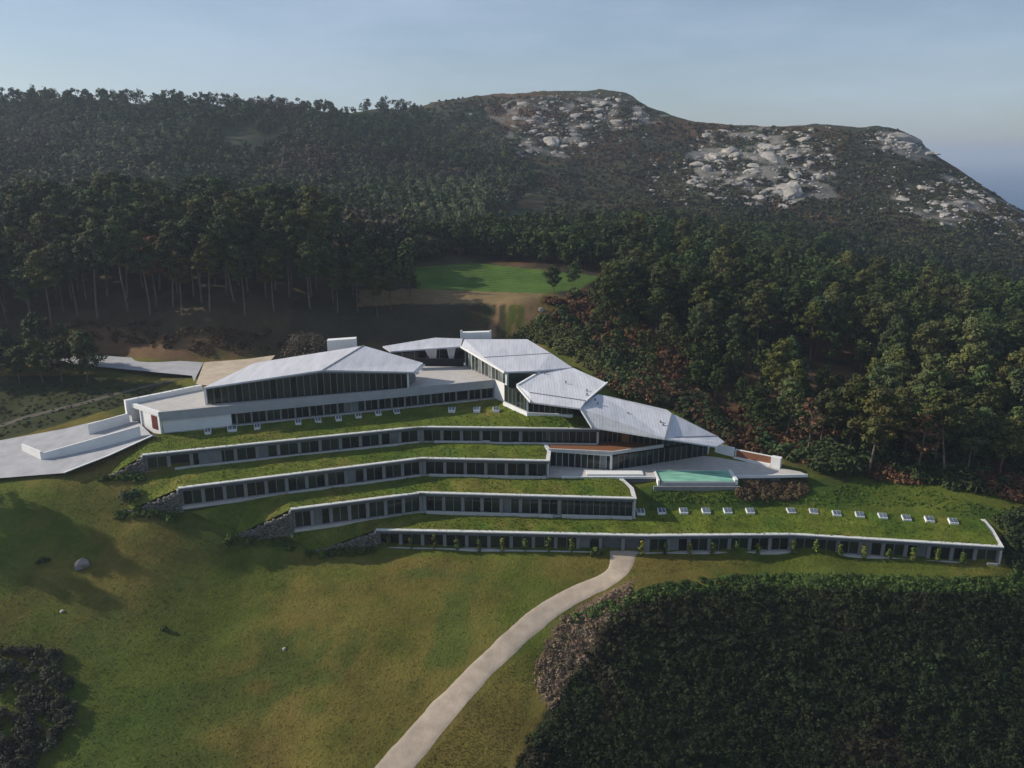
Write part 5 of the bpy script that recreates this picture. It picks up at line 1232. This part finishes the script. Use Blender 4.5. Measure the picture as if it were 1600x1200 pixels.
stone_wall((*W1[0], F1 - .2), tip1 + np.array([0, -.2, -.5]), 2.9, .5, 'dry stone retaining wall at the left end of the topmost wing', 1)
stone_wall((*W2[0], F2 - .2), tip2 + np.array([0, -.2, -.5]), 3.1, .5, 'dry stone retaining wall at the left end of the second wing', 2)
stone_wall((*W3[0], F3 - .2), tip3 + np.array([0, -.2, -.5]), 3.5, .5, 'dry stone retaining wall at the left end of the third wing', 3)
stone_wall((*W4[0], F4 - .2), tip4 + np.array([0, -.2, -.4]), 3.0, .5, 'dry stone retaining wall at the left end of the lowest wing', 4)

# ------------------------------------------------------------------ grass tufts
def tufts(name, pts, col, h, parent=None, seed=0, label=None):
    r = np.random.default_rng(seed); n = len(pts); k = 3
    az = r.random((n, k)) * 6.283; w = h[:, None] * (.5 + .3 * r.random((n, k))); ln = r.normal(size=(n, k, 2)) * .35 * h[:, None, None]
    u = np.stack([np.cos(az), np.sin(az), az * 0], -1) * w[..., None] * .5
    b = np.repeat(pts[:, None, :], k, 1) + np.r_[0, 0, -.04]
    top = b.copy(); top[..., 2] += h[:, None] * (.7 + .5 * r.random((n, k))); top[..., :2] += ln
    V = np.stack([b - u, b + u, top], 2).reshape(-1, 3); F = np.arange(n * k * 3).reshape(-1, 3)
    c = np.repeat(col * (1 + .5 * (r.random((n, 1)) - .45)), k * 3, axis=0)
    o = npobj(name, V, F, 'grass_blades', parent, False, np.clip(c, .002, 1)); tag(o, label, 'grass' if label else None, None, 'stuff'); return o
for k, (root, G) in enumerate(TURF_SAMPLES):
    n = int(G.shape[0] * G.shape[1] * 3.6); r = np.random.default_rng(900 + k)
    i = r.random(n) * (G.shape[0] - 1.001); j = r.random(n) * (G.shape[1] - 1.001); i0 = i.astype(int); j0 = j.astype(int); fi = (i - i0)[:, None]; fj = (j - j0)[:, None]
    p = (G[i0, j0] * (1 - fi) + G[i0 + 1, j0] * fi) * (1 - fj) + (G[i0, j0 + 1] * (1 - fi) + G[i0 + 1, j0 + 1] * fi) * fj
    tufts('grass', p, turf_color(p[:, 0], p[:, 1], p[:, 2]) * 1.1, .10 + .24 * r.random(n) ** 2.5, root, 950 + k)
lawn_px = [(0, 760), (110, 745), (170, 750), (200, 805), (300, 830), (370, 840), (490, 866), (590, 864), (950, 866), (945, 890), (880, 915), (790, 975), (715, 1045), (565, 1205), (-10, 1205), (-10, 760)]
q = pix_sample(lawn_px, 34000, 50); R = march(q[:, 0], q[:, 1]); R = R[~np.isnan(R[:, 0])]
hh = .06 + .16 * np.random.default_rng(51).random(len(R)) ** 3
tufts('grass', R, ground_color(R[:, 0], R[:, 1], R[:, 2]) * 1.18, hh, None, 52, 'short meadow grass on the slope below the wings')
q = pix_sample([(1000, 870), (1240, 866), (1570, 890), (1600, 895), (1300, 886), (1100, 886), (1000, 905), (880, 970), (850, 1040), (790, 1205), (650, 1205), (790, 1045), (960, 925)], 12000, 53); R = march(q[:, 0], q[:, 1]); R = R[~np.isnan(R[:, 0])]
hh = .06 + .16 * np.random.default_rng(54).random(len(R)) ** 3
tufts('grass', R, ground_color(R[:, 0], R[:, 1], R[:, 2]) * 1.18, hh, None, 55, 'strip of grass between the lowest wing, path and thicket')

# ------------------------------------------------------------------ the air
hx = [(-15000, -2600, -122), (15000, -2600, -122), (15000, 27000, -122), (-15000, 27000, -122), (-15000, -2600, 150), (15000, -2600, 150), (15000, 27000, 150), (-15000, 27000, 150)]
me = bpy.data.meshes.new('haze'); me.from_pydata(hx, [], BOXF)
hm = bpy.data.materials.new('haze_air'); hm.use_nodes = True; nt = hm.node_tree; nt.nodes.clear()
ho = nt.nodes.new('ShaderNodeOutputMaterial'); hv = nt.nodes.new('ShaderNodeVolumePrincipled')
hv.inputs['Color'].default_value = (.70, .82, 1.0, 1); hv.inputs['Density'].default_value = .00017; hv.inputs['Anisotropy'].default_value = .25
nt.links.new(hv.outputs[0], ho.inputs['Volume']); me.materials.append(hm)
hz = bpy.data.objects.new('haze', me); C.objects.link(hz); tag(hz, kind='stuff')
